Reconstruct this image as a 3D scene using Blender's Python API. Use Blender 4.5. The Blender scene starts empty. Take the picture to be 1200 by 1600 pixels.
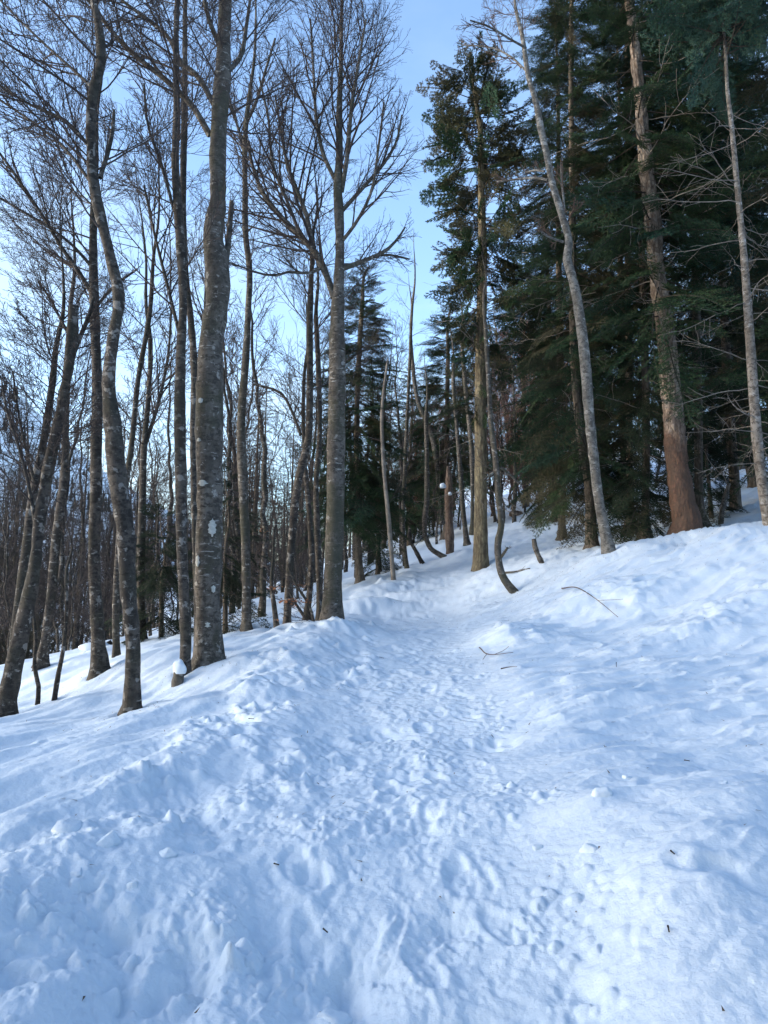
import bpy, math, random
import numpy as np
from mathutils import Matrix, Vector

# ------------------------------------------------------------------ camera, world, sun, exposure
scene = bpy.context.scene
COL = scene.collection
EYE = 1.6
PITCH = math.radians(5.0)
FOC = 1155.0                      # focal length in pixels of a 1200 x 1600 picture
cam_d = bpy.data.cameras.new('camera')
cam = bpy.data.objects.new('camera', cam_d)
COL.objects.link(cam)
cam.location = (0, 0, EYE)
cam.rotation_euler = (math.radians(90) + PITCH, 0, 0)
cam_d.sensor_fit = 'VERTICAL'
cam_d.sensor_height = 24.0
cam_d.lens = 24.0 * FOC / 1600.0
cam_d.clip_end = 4000
scene.camera = cam

SUN_EL, SUN_AZ = math.radians(13), math.radians(-96)      # azimuth from +Y, negative = left
world = bpy.data.worlds.new("World")
scene.world = world
world.use_nodes = True
wn = world.node_tree
wn.nodes.clear()
sky = wn.nodes.new('ShaderNodeTexSky')
sky.sky_type = 'NISHITA'
sky.sun_disc = False
sky.sun_elevation = SUN_EL
sky.sun_rotation = SUN_AZ
sky.altitude = 1200
sky.air_density = 1.0
sky.dust_density = 4.0
sky.ozone_density = 2.6
bg = wn.nodes.new('ShaderNodeBackground')
bg.inputs['Strength'].default_value = 0.13
wo = wn.nodes.new('ShaderNodeOutputWorld')
# thin high veil of cloud, a little denser here and there, over the whole sky
tcw = wn.nodes.new('ShaderNodeTexCoord')
mpw = wn.nodes.new('ShaderNodeMapping')
mpw.inputs['Scale'].default_value = (2.2, 2.2, 5.0)
nzw = wn.nodes.new('ShaderNodeTexNoise')
nzw.inputs['Scale'].default_value = 1.3
nzw.inputs['Detail'].default_value = 6
nzw.inputs['Roughness'].default_value = .55
mrw = wn.nodes.new('ShaderNodeMapRange')
mrw.inputs[1].default_value, mrw.inputs[2].default_value = .40, .63
mrw.inputs[3].default_value, mrw.inputs[4].default_value = .08, .40
mxw = wn.nodes.new('ShaderNodeMix')
mxw.data_type = 'RGBA'
mxw.inputs[7].default_value = (1.75, 2.1, 2.25, 1)
wn.links.new(tcw.outputs['Generated'], mpw.inputs['Vector'])
wn.links.new(mpw.outputs[0], nzw.inputs['Vector'])
wn.links.new(nzw.outputs[0], mrw.inputs[0])
spw = wn.nodes.new('ShaderNodeSeparateXYZ')
mre = wn.nodes.new('ShaderNodeMapRange')
mre.inputs[1].default_value, mre.inputs[2].default_value = .05, .75
mre.inputs[3].default_value, mre.inputs[4].default_value = 1.5, .15
mlw = wn.nodes.new('ShaderNodeMath')
mlw.operation = 'MULTIPLY'
wn.links.new(tcw.outputs['Generated'], spw.inputs[0])
wn.links.new(spw.outputs[2], mre.inputs[0])
wn.links.new(mrw.outputs[0], mlw.inputs[0])
wn.links.new(mre.outputs[0], mlw.inputs[1])
wn.links.new(mlw.outputs[0], mxw.inputs[0])
wn.links.new(sky.outputs[0], mxw.inputs[6])
wn.links.new(mxw.outputs[2], bg.inputs[0])
wn.links.new(bg.outputs[0], wo.inputs[0])

sun_d = bpy.data.lights.new('sun', 'SUN')
sun = bpy.data.objects.new('sun', sun_d)
COL.objects.link(sun)
sun_d.energy = 0.5
sun_d.angle = math.radians(50)
sun_d.color = (1.0, 0.98, 0.95)
sdir = Vector((math.sin(SUN_AZ) * math.cos(SUN_EL), math.cos(SUN_AZ) * math.cos(SUN_EL), math.sin(SUN_EL)))
sun.rotation_euler = (-sdir).to_track_quat('-Z', 'Y').to_euler()
sun.location = sdir * 50

vs = scene.view_settings
vs.view_transform = 'Standard'
vs.look = 'None'
vs.gamma = 1
vs.use_curve_mapping = False
vs.exposure = 2.25
scene.cycles.max_bounces = 5
scene.cycles.diffuse_bounces = 3
scene.cycles.glossy_bounces = 2
scene.cycles.use_denoising = True

rng = np.random.default_rng(7)
random.seed(7)
CP, SP = math.cos(PITCH), math.sin(PITCH)


def pt(px, py, Y):
    """point of the place seen at a pixel of the photograph, Y metres ahead"""
    u = (px - 600) / FOC
    v = (800 - py) / FOC
    t = Y / (CP - v * SP)
    return np.array([u * t, Y, EYE + (SP + v * CP) * t])


def project(p):
    x, y, z = p[0], p[1], p[2] - EYE
    f = y * CP + z * SP
    w = -y * SP + z * CP
    return 600 + FOC * x / f, 800 - FOC * w / f


# ------------------------------------------------------------------ noise
def _hash(ix, iy, seed):
    h = (ix.astype(np.int64) * 374761393 + iy.astype(np.int64) * 668265263 + seed * 974711) & 0xffffffff
    h = ((h ^ (h >> 13)) * 1274126177) & 0xffffffff
    h = ((h ^ (h >> 16)) * 2246822519) & 0xffffffff
    return ((h ^ (h >> 15)) & 0xffffff) / float(0x1000000)


def gnoise(x, y, seed=0):
    ix, iy = np.floor(x), np.floor(y)
    fx, fy = x - ix, y - iy
    ux, uy = fx * fx * fx * (fx * (fx * 6 - 15) + 10), fy * fy * fy * (fy * (fy * 6 - 15) + 10)

    def g(dx, dy):
        a = _hash(ix + dx, iy + dy, seed) * 2 * np.pi
        return np.cos(a) * (fx - dx) + np.sin(a) * (fy - dy)
    a, b, c, d = g(0, 0), g(1, 0), g(0, 1), g(1, 1)
    return 1.5 * ((a * (1 - ux) + b * ux) * (1 - uy) + (c * (1 - ux) + d * ux) * uy)


def fbm(x, y, octv=4, seed=0, gain=.5):
    s, a = 0, 1.0
    for k in range(octv):
        s = s + a * gnoise(x, y, seed + k * 17)
        x, y, a = x * 2.03 + 3.1, y * 2.03 + 1.7, a * gain
    return s


def worley(x, y, seed=0):
    ix, iy = np.floor(x), np.floor(y)
    f1 = np.full_like(x, 9.0)
    val = np.zeros_like(x)
    for dx in (-1, 0, 1):
        for dy in (-1, 0, 1):
            cx = ix + dx + _hash(ix + dx, iy + dy, seed)
            cy = iy + dy + _hash(ix + dx, iy + dy, seed + 5)
            d = np.hypot(cx - x, cy - y)
            m = d < f1
            val = np.where(m, _hash(ix + dx, iy + dy, seed + 9), val)
            f1 = np.minimum(f1, d)
    return f1, val


def sstep(a, b, x):
    t = np.clip((x - a) / (b - a), 0, 1)
    return t * t * (3 - 2 * t)


# ------------------------------------------------------------------ terrain
ctrl_px = [
    (600, 1600, 2.8), (0, 1600, 2.72), (1200, 1600, 2.5), (620, 1300, 4.1), (0, 1300, 4.6), (1200, 1250, 4.25),
    (640, 1150, 6.2), (1000, 1150, 6.0), (650, 1000, 11.6), (670, 920, 18.5), (700, 860, 27), (800, 800, 34),
    (0, 1150, 7.4), (100, 1132, 7.8), (1200, 1000, 9.2), (1000, 950, 11.2), (900, 1050, 8.2), (800, 980, 11.8),
    # tree feet
    (327, 1046, 10), (520, 981, 12.5), (205, 1120, 8), (7, 1121, 9.5), (283, 1075, 9.6), (157, 1053, 11.5),
    (385, 985, 14), (448, 986, 13.2), (751, 888, 20), (803, 926, 15.5), (951, 866, 14), (1070, 843, 15.5),
    (1200, 822, 13), (703, 864, 26), (563, 913, 21.5), (614, 908, 20), (845, 880, 16.5), (925, 860, 16.2),
    (60, 1105, 11), (130, 1020, 15), (636, 891, 24), (1130, 820, 17.5), (1180, 760, 23), (827, 785, 36), (410, 935, 24),
]
ctrl = [pt(*c) for c in ctrl_px]
ctrl += [np.array(c, float) for c in [
    (0, 0, 0), (-3, 0, -.05), (3, 0, .2), (0, -6, -.3), (-8, -4, -1.0), (8, -4, .8), (-6, 4, -.05), (7, 5, .9),
    (-9, 22, -.6), (-14, 32, -2.2), (-25, 45, -6), (-40, 30, -9), (-20, 15, -2.5), (-60, 70, -18), (-30, 80, -8), (-4, 40, 1.2),
    (-6, 60, 1.5), (4, 45, 5.5), (8, 70, 9.5), (13, 37, 7.0), (22, 40, 9.2), (25, 22, 6.8), (40, 50, 15), (45, 10, 9),
    (60, 90, 25), (10, 110, 14), (-20, 120, -2), (20, -25, 2), (-25, -25, -6), (-90, 130, -30), (110, 130, 40)]]
CT = np.array(ctrl)


def _phi(d2):
    return np.sqrt(d2 + 2.0)


def _fit():
    n = len(CT)
    d2 = (CT[:, None, 0] - CT[None, :, 0]) ** 2 + (CT[:, None, 1] - CT[None, :, 1]) ** 2
    A = np.zeros((n + 3, n + 3))
    A[:n, :n] = _phi(d2) - np.eye(n) * 0.02
    A[:n, n], A[:n, n + 1], A[:n, n + 2] = 1, CT[:, 0], CT[:, 1]
    A[n:, :n] = A[:n, n:].T
    b = np.zeros(n + 3)
    b[:n] = CT[:, 2]
    return np.linalg.solve(A, b)


WT = _fit()


def h_macro(x, y):
    x, y = np.asarray(x, float), np.asarray(y, float)
    r = np.hypot(x, y) + 1e-9
    k = np.minimum(1, 150 / r)
    xx, yy = x * k, y * k
    out = WT[-3] + WT[-2] * xx + WT[-1] * yy
    for i in range(len(CT)):
        out = out + WT[i] * _phi((xx - CT[i, 0]) ** 2 + (yy - CT[i, 1]) ** 2)
    return out


def hit(px, py):
    """where the view through a pixel meets the ground"""
    Y = np.exp(np.linspace(math.log(1.2), math.log(120), 3000))
    u, v = (px - 600) / FOC, (800 - py) / FOC
    t = Y / (CP - v * SP)
    below = np.nonzero(EYE + (SP + v * CP) * t < h_macro(u * t, Y))[0]
    k = below[0] if len(below) else len(Y) - 1
    return np.array([u * t[k], Y[k], EYE + (SP + v * CP) * t[k]])


PATH = np.array([(0.0, -8), (0.0, 0)] + [tuple(hit(*p)[:2]) for p in
                [(590, 1560), (600, 1400), (610, 1250), (650, 1120), (650, 1040), (640, 985), (655, 945), (680, 915), (705, 885)]] + [(3.5, 34), (5, 45), (8, 60)])
PATH = PATH[np.argsort(PATH[:, 1])]


def path_q(x, y):
    return x - np.interp(y, PATH[:, 1], PATH[:, 0])


FEET = [(327, 1046, .22), (519, 982, .2), (205, 1121, .14), (951, 866, .16), (1071, 844, .36), (751, 888, .24), (7, 1121, .15), (157, 1054, .15), (289, 1062, .12), (385, 986, .12), (562, 913, .2), (448, 987, .1)]   # melt hollows and rims of drifted snow
MOUNDS = []      # x, y, height, radius x, radius y, turn
FEET = [(*hit(a_, b_)[:2], r_) for a_, b_, r_ in FEET]
for (px, py, hh, rx, ry, a) in [
    (905, 945, .20, .75, .5, .3), (985, 940, .20, .6, .5, 0), (800, 1000, .20, .6, .5, .4), (840, 1010, .12, .5, .4, .2),
    (590, 950, .22, .9, .45, .1), (640, 930, .14, .7, .4, 0), (545, 985, .10, .9, .5, 0), (1120, 1280, .16, .75, .75, .2), (1050, 1480, .09, .28, .8, -.3), (1180, 1400, .08, .5, .4, 0),
    (100, 1185, .10, .5, 1.0, -.5), (300, 1120, .12, .45, .9, -.5), (370, 1060, .12, .6, .8, -.4), (210, 1230, .10, .3, .9, -.6), (60, 1290, .08, .3, .8, -.6),
    (420, 1100, .10, .25, .7, -.4), (1090, 1000, .12, 1.1, .4, .2), (1180, 940, .14, 1.2, .4, .2), (960, 1100, .07, .9, .3, .1), (930, 1285, .07, .22, .2, 0), (965, 1340, .05, .2, .2, 0),
    
    (150, 1000, .35, 1.0, .8, 0), (720, 870, .2, .8, .8, 0), (500, 1290, .05, .3, .3, 0), (745, 1250, .05, .3, .25, 0)]:
    p = hit(px, py)
    MOUNDS.append((p[0], p[1], hh, rx, ry, a))
for a_, b_, r_ in FEET:
    MOUNDS += [(a_ + .15 * r_, b_ + .4 * r_, .13, r_ * 2.7, r_ * 2.5, 0), (a_, b_, -.17, r_ * 1.35, r_ * 1.35, 0)]
PITS = []
for (px, py, hh, rx, ry, a) in [(540, 1520, .10, .16, .20, .2), (35, 1520, .10, .13, .22, -.4), (170, 1560, .07, .10, .2, -.4), (770, 1150, .10, .16, .2, 0), (605, 1135, .08, .2, .2, 0),
                                (740, 1580, .07, .12, .07, .2), (660, 1275, .05, .12, .18, .2), (1000, 1240, .06, .25, .12, .3), (1110, 1410, .05, .22, .05, -.5), (60, 1170, .05, .3, .2, 0), (180, 1450, .08, .16, .2, .3), (95, 1440, .07, .12, .22, -.3), (300, 1500, .07, .14, .2, 0), (330, 1330, .06, .14, .16, .3), (250, 1570, .08, .1, .2, 0), (420, 1440, .06, .14, .2, .2), (700, 1430, .05, .14, .2, 0), (640, 1200, .05, .2, .25, 0),
                                (500, 1200, .07, .22, .3, 0), (910, 1540, .04, .08, .2, -.2)]:
    p = hit(px, py)
    PITS.append((p[0], p[1], -hh, rx, ry, a))
prg = np.random.default_rng(21)
STEPS = []
for k in range(230):
    y = 1.2 + 19 * prg.random() ** 1.5
    q = prg.normal(0, .42)
    STEPS.append((np.interp(y, PATH[:, 1], PATH[:, 0]) + q, y, -(.004 + .014 * prg.random() ** 1.5), .06 + .02 * prg.random(), .14 + .05 * prg.random(), prg.normal(0, .3)))


def blobs(x, y, items, flat=False):
    out = np.zeros_like(x)
    for (cx, cy, hh, rx, ry, a) in items:
        R = 3.2 * max(rx, ry)
        m = np.nonzero((np.abs(x - cx) < R) & (np.abs(y - cy) < R))[0]
        if not len(m):
            continue
        dx, dy = x[m] - cx, y[m] - cy
        c, s = math.cos(a), math.sin(a)
        e = ((dx * c + dy * s) / rx) ** 2 + ((-dx * s + dy * c) / ry) ** 2
        if flat:      # a boot print: flat bottom, steep side, small raised rim
            out[m] += hh * (1 - sstep(.55, 1.15, e)) - hh * .35 * np.exp(-((np.sqrt(e) - 1.3) / .22) ** 2)
        else:
            out[m] += hh * np.exp(-e)
    return out


def h_mid(x, y):
    x, y = np.atleast_1d(np.asarray(x, float)), np.atleast_1d(np.asarray(y, float))
    z = h_macro(x, y)
    q = path_q(x, y)
    near = 1 - sstep(16, 30, y)
    z = z - near * .075 * np.exp(-(q / 1.05) ** 4)
    crest = .10 * np.exp(-((q + 1.55) / .75) ** 2) + .02 * np.exp(-((q - 1.3) / .45) ** 2)
    z = z + near * crest * (.6 + .9 * gnoise(x * .7, y * .7, 3))
    z = z + blobs(x, y, MOUNDS)
    z = z + .035 * fbm(x * .7, y * .7, 3, 11) * sstep(.5, 2.0, np.abs(q) + .3)
    return z


def h_full(x, y):
    z = h_mid(x, y)
    r = np.hypot(x, y)
    q = path_q(x, y)
    fade = 1 - sstep(25, 45, r)
    warp = .12 * gnoise(x * 2.2, y * 2.2, 41)
    pm = np.exp(-(q / (.72 + .15 * gnoise(y * .9, y * 0 + 2, 5))) ** 4)              # trodden lane
    lm = sstep(-2.5, -1.7, q) * (1 - sstep(-.75, -.35, q))                           # cast-out clods left of it
    lm = np.maximum(lm, sstep(-4, -1.2, q) * (1 - sstep(2.8, 4.4, y)) * (1 - sstep(-.7, -.3, q)))
    patch = sstep(-.25, .25, gnoise(x * 1.1 + 7, y * 1.1, 33))
    lm = lm * (.35 + .65 * patch)
    rm = sstep(.7, 1.3, q)
    # clods: rounded crumbs of three sizes
    def crumbs(fr, seed, keep, rlo, rhi):
        f, v = worley(x * fr + warp * fr * .5, y * fr + warp * fr * .3, seed)
        k = np.clip((v - keep) / (1 - keep), 0, 1)
        rad = rlo + (rhi - rlo) * k
        return (v > keep) * np.sqrt(np.clip(1 - (f / rad) ** 2, 0, 1)) * rad / fr
    spots = sstep(-.1, .45, gnoise(x * 1.7 + 3, y * 1.7, 35))
    c1, c2, c3 = crumbs(5.0, 61, .62, .22, .46), crumbs(12.0, 71, .45, .22, .48), crumbs(27.0, 75, .35, .25, .5)
    edge = sstep(.45, .7, q) * (1 - sstep(.8, 1.3, q))
    z = z + fade * (lm * (spots * (1.1 * c1 + 1.1 * c2) * (.6 + .8 * gnoise(x * 9, y * 9, 63)) + .7 * c3) + pm * (.2 * c2 + .7 * c3) * (.4 + .6 * spots) + edge * spots * (.6 * c2 + .2 * c3))
    # lumpy broken relief
    z = z + fade * lm * (.075 * fbm(x * 1.7 + warp + y * .5, y * 1.1, 3, 81) + .028 * fbm(x * 6 + y * 2, y * 4 + warp * 4, 4, 83))
    # lane: packed, wavy ribs along the way people walk
    wv = .25 * gnoise(x * 5, y * 3, 43)
    rib = 1 - np.abs(fbm(x * 10 + wv * 5, y * 4.2 + wv * 2, 2, 95)) * 1.6
    z = z + fade * pm * (.022 * fbm(x * 2.0, y * 1.3, 3, 91) + .008 * fbm(x * 12 + wv * 6, y * 8, 3, 93) + .009 * np.clip(rib, 0, 1) ** 2 * (.3 + spots))
    z = z + blobs(x, y, STEPS, True) * (.3 + .7 * pm) + blobs(x + .05 * gnoise(x * 7, y * 7, 131), y + .05 * gnoise(x * 7, y * 7, 133), PITS) * (.8 + .5 * gnoise(x * 9, y * 9, 135))
    hump = np.clip(blobs(x, y, MOUNDS) / .12, 0, 1) * sstep(-.2, .4, q) * sstep(5.5, 7, y)
    z = z + fade * hump * (.035 * fbm(x * 3.2, y * 3.2, 3, 97) + .35 * c2 * spots)
    # right: wind-packed drifts, lines running across the slope
    a = .33
    xr, yr = x * math.cos(a) + y * math.sin(a), -x * math.sin(a) + y * math.cos(a)
    drift = fbm(xr * .5 + warp * 2, yr * 1.7, 3, 101)
    line = 1 - np.abs(fbm(xr * .55 + 3, yr * 3.2 + warp * 2, 3, 103))
    soft = sstep(4.5, 7.5, y)
    fine = fbm(xr * .9 + warp * 2, yr * 6.5 + warp * 4, 3, 105)
    z = z + fade * rm * (.05 * drift + (.042 * np.clip(line, 0, 1) ** 5 + .021 * fine) * (.35 + .65 * soft) + .018 * (1 - soft) * fbm(x * 2.0 + y * .6, y * 1.3, 3, 107) + .25 * c3 * sstep(.25, .6, gnoise(x * 1.3 + 9, y * 1.3, 37)))
    # left bank: long soft furrows that run up to the crest
    b = -.62
    xl, yl = x * math.cos(b) + y * math.sin(b), -x * math.sin(b) + y * math.cos(b)
    left = 1 - sstep(-1.9, -1.3, q)
    z = z + fade * left * (.07 * fbm(xl * 1.5, yl * .45, 3, 111) + .018 * fbm(xl * 4.5, yl * 1.6, 3, 113) + .3 * c3 * spots)
    z = z + fade * .004 * fbm(x * 18, y * 18, 2, 121)
    return z


# ------------------------------------------------------------------ mesh helpers
def mesh_np(name, verts, faces, mats, smooth=True, mat_idx=None):
    """faces: list of (F, k) index arrays"""
    me = bpy.data.meshes.new(name)
    verts = np.asarray(verts, dtype=np.float32)
    faces = [np.asarray(f, dtype=np.int32) for f in faces if len(f)]
    nl = sum(f.size for f in faces)
    nf = sum(len(f) for f in faces)
    me.vertices.add(len(verts))
    me.vertices.foreach_set('co', verts.ravel())
    me.loops.add(nl)
    me.loops.foreach_set('vertex_index', np.concatenate([f.ravel() for f in faces]))
    me.polygons.add(nf)
    tot = np.concatenate([np.full(len(f), f.shape[1], dtype=np.int32) for f in faces])
    st = np.zeros(nf, dtype=np.int32)
    st[1:] = np.cumsum(tot)[:-1]
    me.polygons.foreach_set('loop_start', st)
    me.polygons.foreach_set('loop_total', tot)
    if mat_idx is not None:
        me.polygons.foreach_set('material_index', np.asarray(mat_idx, dtype=np.int32))
    me.polygons.foreach_set('use_smooth', np.full(nf, smooth))
    for m in (mats if isinstance(mats, (list, tuple)) else [mats]):
        me.materials.append(m)
    me.update(calc_edges=True)
    return me


def tubes(P, R, sides, cap=False):
    """P (B,N,3) centre lines, R (B,N) radii or (B,N,sides) -> verts, [quads, caps]"""
    B, N = P.shape[:2]
    T = np.empty_like(P)
    T[:, 1:-1] = P[:, 2:] - P[:, :-2]
    T[:, 0] = P[:, 1] - P[:, 0]
    T[:, -1] = P[:, -1] - P[:, -2]
    T /= np.linalg.norm(T, axis=2, keepdims=True) + 1e-9
    mean = P[:, -1] - P[:, 0]
    ref = np.where((np.abs(mean[:, 2]) > .75 * np.linalg.norm(mean, axis=1))[:, None], np.array([1., 0, 0]), np.array([0, 0, 1.]))
    U = np.cross(np.broadcast_to(ref[:, None, :], T.shape), T)
    U /= np.linalg.norm(U, axis=2, keepdims=True) + 1e-9
    V = np.cross(T, U)
    a = np.arange(sides) * 2 * np.pi / sides
    if R.ndim == 2:
        R = np.repeat(R[:, :, None], sides, axis=2)
    W = P[:, :, None, :] + R[..., None] * (np.cos(a)[None, None, :, None] * U[:, :, None, :] + np.sin(a)[None, None, :, None] * V[:, :, None, :])
    verts = W.reshape(-1, 3)
    b = np.arange(B)[:, None, None] * N * sides
    i = np.arange(N - 1)[None, :, None] * sides
    j = np.arange(sides)[None, None, :]
    j2 = (j + 1) % sides
    q = np.stack([b + i + j, b + i + j2, b + i + sides + j2, b + i + sides + j], axis=-1).reshape(-1, 4)
    faces = [q]
    if cap:
        top = (np.arange(B)[:, None] * N * sides + (N - 1) * sides + np.arange(sides)[None, :])
        faces.append(top)
    return verts, faces


class Soup:
    def __init__(self):
        self.v, self.f, self.m, self.n = [], [], [], 0

    def add(self, verts, faces, mat=0):
        for f in faces:
            self.f.append(f + self.n)
            self.m.append(np.full(len(f), mat, dtype=np.int32))
        self.v.append(verts)
        self.n += len(verts)

    def mesh(self, name, mats, smooth=True):
        return mesh_np(name, np.concatenate(self.v), self.f, mats, smooth, np.concatenate(self.m))


def smooth_line(pts, n):
    """Catmull-Rom through rows of pts (any number of columns), n samples"""
    pts = np.asarray(pts, float)
    if len(pts) == 2:
        t = np.linspace(0, 1, n)[:, None]
        return pts[0] * (1 - t) + pts[1] * t
    d = np.linalg.norm(np.diff(pts[:, :3], axis=0), axis=1)
    s = np.concatenate([[0], np.cumsum(d)])
    m = np.gradient(pts, s, axis=0)
    ts = np.linspace(0, s[-1], n)
    k = np.clip(np.searchsorted(s, ts, 'right') - 1, 0, len(s) - 2)
    h = (s[k + 1] - s[k])[:, None]
    t = ((ts - s[k])[:, None]) / h
    return ((2 * t ** 3 - 3 * t ** 2 + 1) * pts[k] + (t ** 3 - 2 * t ** 2 + t) * h * m[k] + (-2 * t ** 3 + 3 * t ** 2) * pts[k + 1] + (t ** 3 - t ** 2) * h * m[k + 1])


def grow(P, R, n, trange, ang, lenf, npts, wig, trop, g, rmin, rfac=.6, bias=None, shrink=.55, maxlen=9.):
    """n side shoots on every line of P (B,N,3)"""
    B, N = P.shape[:2]
    L = np.linalg.norm(np.diff(P, axis=1), axis=2).sum(1)
    t = (np.arange(n)[None, :] + g.random((B, n))) / n
    t = trange[0] + t * (trange[1] - trange[0])
    f = t * (N - 1)
    k = np.minimum(f.astype(int), N - 2)
    w = (f - k)[..., None]
    bi = np.arange(B)[:, None]
    pos = P[bi, k] * (1 - w) + P[bi, k + 1] * w
    tan = P[bi, k + 1] - P[bi, k]
    tan /= np.linalg.norm(tan, axis=2, keepdims=True) + 1e-9
    rad = R[bi, k] * (1 - w[..., 0]) + R[bi, k + 1] * w[..., 0]
    rv = g.normal(size=(B, n, 3))
    if bias is not None:
        rv = rv + np.asarray(bias)
    rv -= (rv * tan).sum(2, keepdims=True) * tan
    rv /= np.linalg.norm(rv, axis=2, keepdims=True) + 1e-9
    a = np.radians(g.uniform(ang[0], ang[1], (B, n)))[..., None]
    d = (np.cos(a) * tan + np.sin(a) * rv).reshape(-1, 3)
    ln = np.minimum((L[:, None] * lenf * (1 - shrink * (t - trange[0]) / (trange[1] - trange[0] + 1e-9)) * g.uniform(.55, 1.25, (B, n))).ravel(), maxlen)
    M = B * n
    out = np.empty((M, npts, 3))
    out[:, 0] = pos.reshape(-1, 3)
    step = (ln / (npts - 1))[:, None]
    for i in range(1, npts):
        out[:, i] = out[:, i - 1] + d * step
        d = d + g.normal(size=d.shape) * wig
        d[:, 2] += trop
        d /= np.linalg.norm(d, axis=1, keepdims=True) + 1e-9
    r0 = np.minimum(rad.ravel() * rfac, .012 * ln + rmin)
    r0 = np.maximum(r0, rmin)
    rr = r0[:, None] * (1 - np.linspace(0, 1, npts)[None, :] ** 1.2) + rmin * np.linspace(0, 1, npts)[None, :]
    return out, rr


# ------------------------------------------------------------------ materials
def new_mat(name):
    m = bpy.data.materials.new(name)
    m.use_nodes = True
    nt = m.node_tree
    b = nt.nodes['Principled BSDF']
    b.inputs['Roughness'].default_value = .85
    b.inputs['Specular IOR Level'].default_value = .25
    return m, nt, b


def N(nt, kind, **kw):
    n = nt.nodes.new(kind)
    for k, v in kw.items():
        if k in n.inputs:
            n.inputs[k].default_value = v
        else:
            setattr(n, k, v)
    return n


def coords(nt, scale, rnd=True):
    tc = nt.nodes.new('ShaderNodeTexCoord')
    mp = nt.nodes.new('ShaderNodeMapping')
    mp.inputs['Scale'].default_value = scale
    nt.links.new(tc.outputs['Object'], mp.inputs['Vector'])
    if rnd:
        oi = nt.nodes.new('ShaderNodeObjectInfo')
        mul = N(nt, 'ShaderNodeMath', operation='MULTIPLY')
        mul.inputs[1].default_value = 37.0
        nt.links.new(oi.outputs['Random'], mul.inputs[0])
        cb = nt.nodes.new('ShaderNodeCombineXYZ')
        for i in range(3):
            nt.links.new(mul.outputs[0], cb.inputs[i])
        nt.links.new(cb.outputs[0], mp.inputs['Location'])
    return mp.outputs[0]


def ramp(nt, src, stops):
    r = nt.nodes.new('ShaderNodeValToRGB')
    cr = r.color_ramp
    while len(cr.elements) < len(stops):
        cr.elements.new(.5)
    for e, (p, c) in zip(cr.elements, stops):
        e.position = p
        e.color = (*c, 1) if len(c) == 3 else c
    nt.links.new(src, r.inputs[0])
    return r.outputs[0]


def mix(nt, fac, a, b):
    m = nt.nodes.new('ShaderNodeMix')
    m.data_type = 'RGBA'
    if isinstance(fac, float):
        m.inputs[0].default_value = fac
    else:
        nt.links.new(fac, m.inputs[0])
    for s, v in ((6, a), (7, b)):
        if isinstance(v, tuple):
            m.inputs[s].default_value = (*v, 1)
        else:
            nt.links.new(v, m.inputs[s])
    return m.outputs[2]


G0, G1 = (0, 0, 0), (1, 1, 1)


def bark(name, base, dark, light, moss=None, light_amt=.58, ring=14., bump=.6, light2=None, spot=.60):
    m, nt, b = new_mat(name)
    v1 = coords(nt, (3, 3, 2.2))
    n1 = N(nt, 'ShaderNodeTexNoise', Scale=1.2, Detail=6., Roughness=.7)
    nt.links.new(v1, n1.inputs[0])
    c = mix(nt, ramp(nt, n1.outputs[0], [(.40, G0), (.60, G1)]), dark, base)
    v5 = coords(nt, (13, 13, 16))
    n5 = N(nt, 'ShaderNodeTexNoise', Scale=1.0, Detail=4., Roughness=.65)
    nt.links.new(v5, n5.inputs[0])
    c = mix(nt, ramp(nt, n5.outputs[0], [(.40, G1), (.52, G0)]), c, tuple(x * .7 for x in dark))
    v2 = coords(nt, (5, 5, ring * 2.2))
    n2 = N(nt, 'ShaderNodeTexNoise', Scale=1.0, Detail=5., Roughness=.7)
    nt.links.new(v2, n2.inputs[0])
    c = mix(nt, ramp(nt, n2.outputs[0], [(light_amt, G0), (light_amt + .06, (.8, .8, .8))]), c, light)
    c = mix(nt, ramp(nt, n2.outputs[0], [(.34, G1), (.41, G0)]), c, tuple(x * .5 for x in dark))
    v3 = coords(nt, (8, 8, 9))
    n3 = N(nt, 'ShaderNodeTexNoise', Scale=1.0, Detail=4., Roughness=.6)
    nt.links.new(v3, n3.inputs[0])
    c = mix(nt, ramp(nt, n3.outputs[0], [(spot, G0), (spot + .04, (.6, .6, .6))]), c, light2 or light)
    if moss:
        n4 = N(nt, 'ShaderNodeTexNoise', Scale=.55, Detail=5., Roughness=.7)
        nt.links.new(v1, n4.inputs[0])
        c = mix(nt, ramp(nt, n4.outputs[0], [(.50, G0), (.62, (.8, .8, .8))]), c, moss)
    nt.links.new(c, b.inputs['Base Color'])
    add = N(nt, 'ShaderNodeMath', operation='ADD')
    nt.links.new(n2.outputs[0], add.inputs[0])
    nt.links.new(n5.outputs[0], add.inputs[1])
    bp = N(nt, 'ShaderNodeBump', Strength=bump, Distance=.025)
    nt.links.new(add.outputs[0], bp.inputs['Height'])
    nt.links.new(bp.outputs[0], b.inputs['Normal'])
    return m


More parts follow.
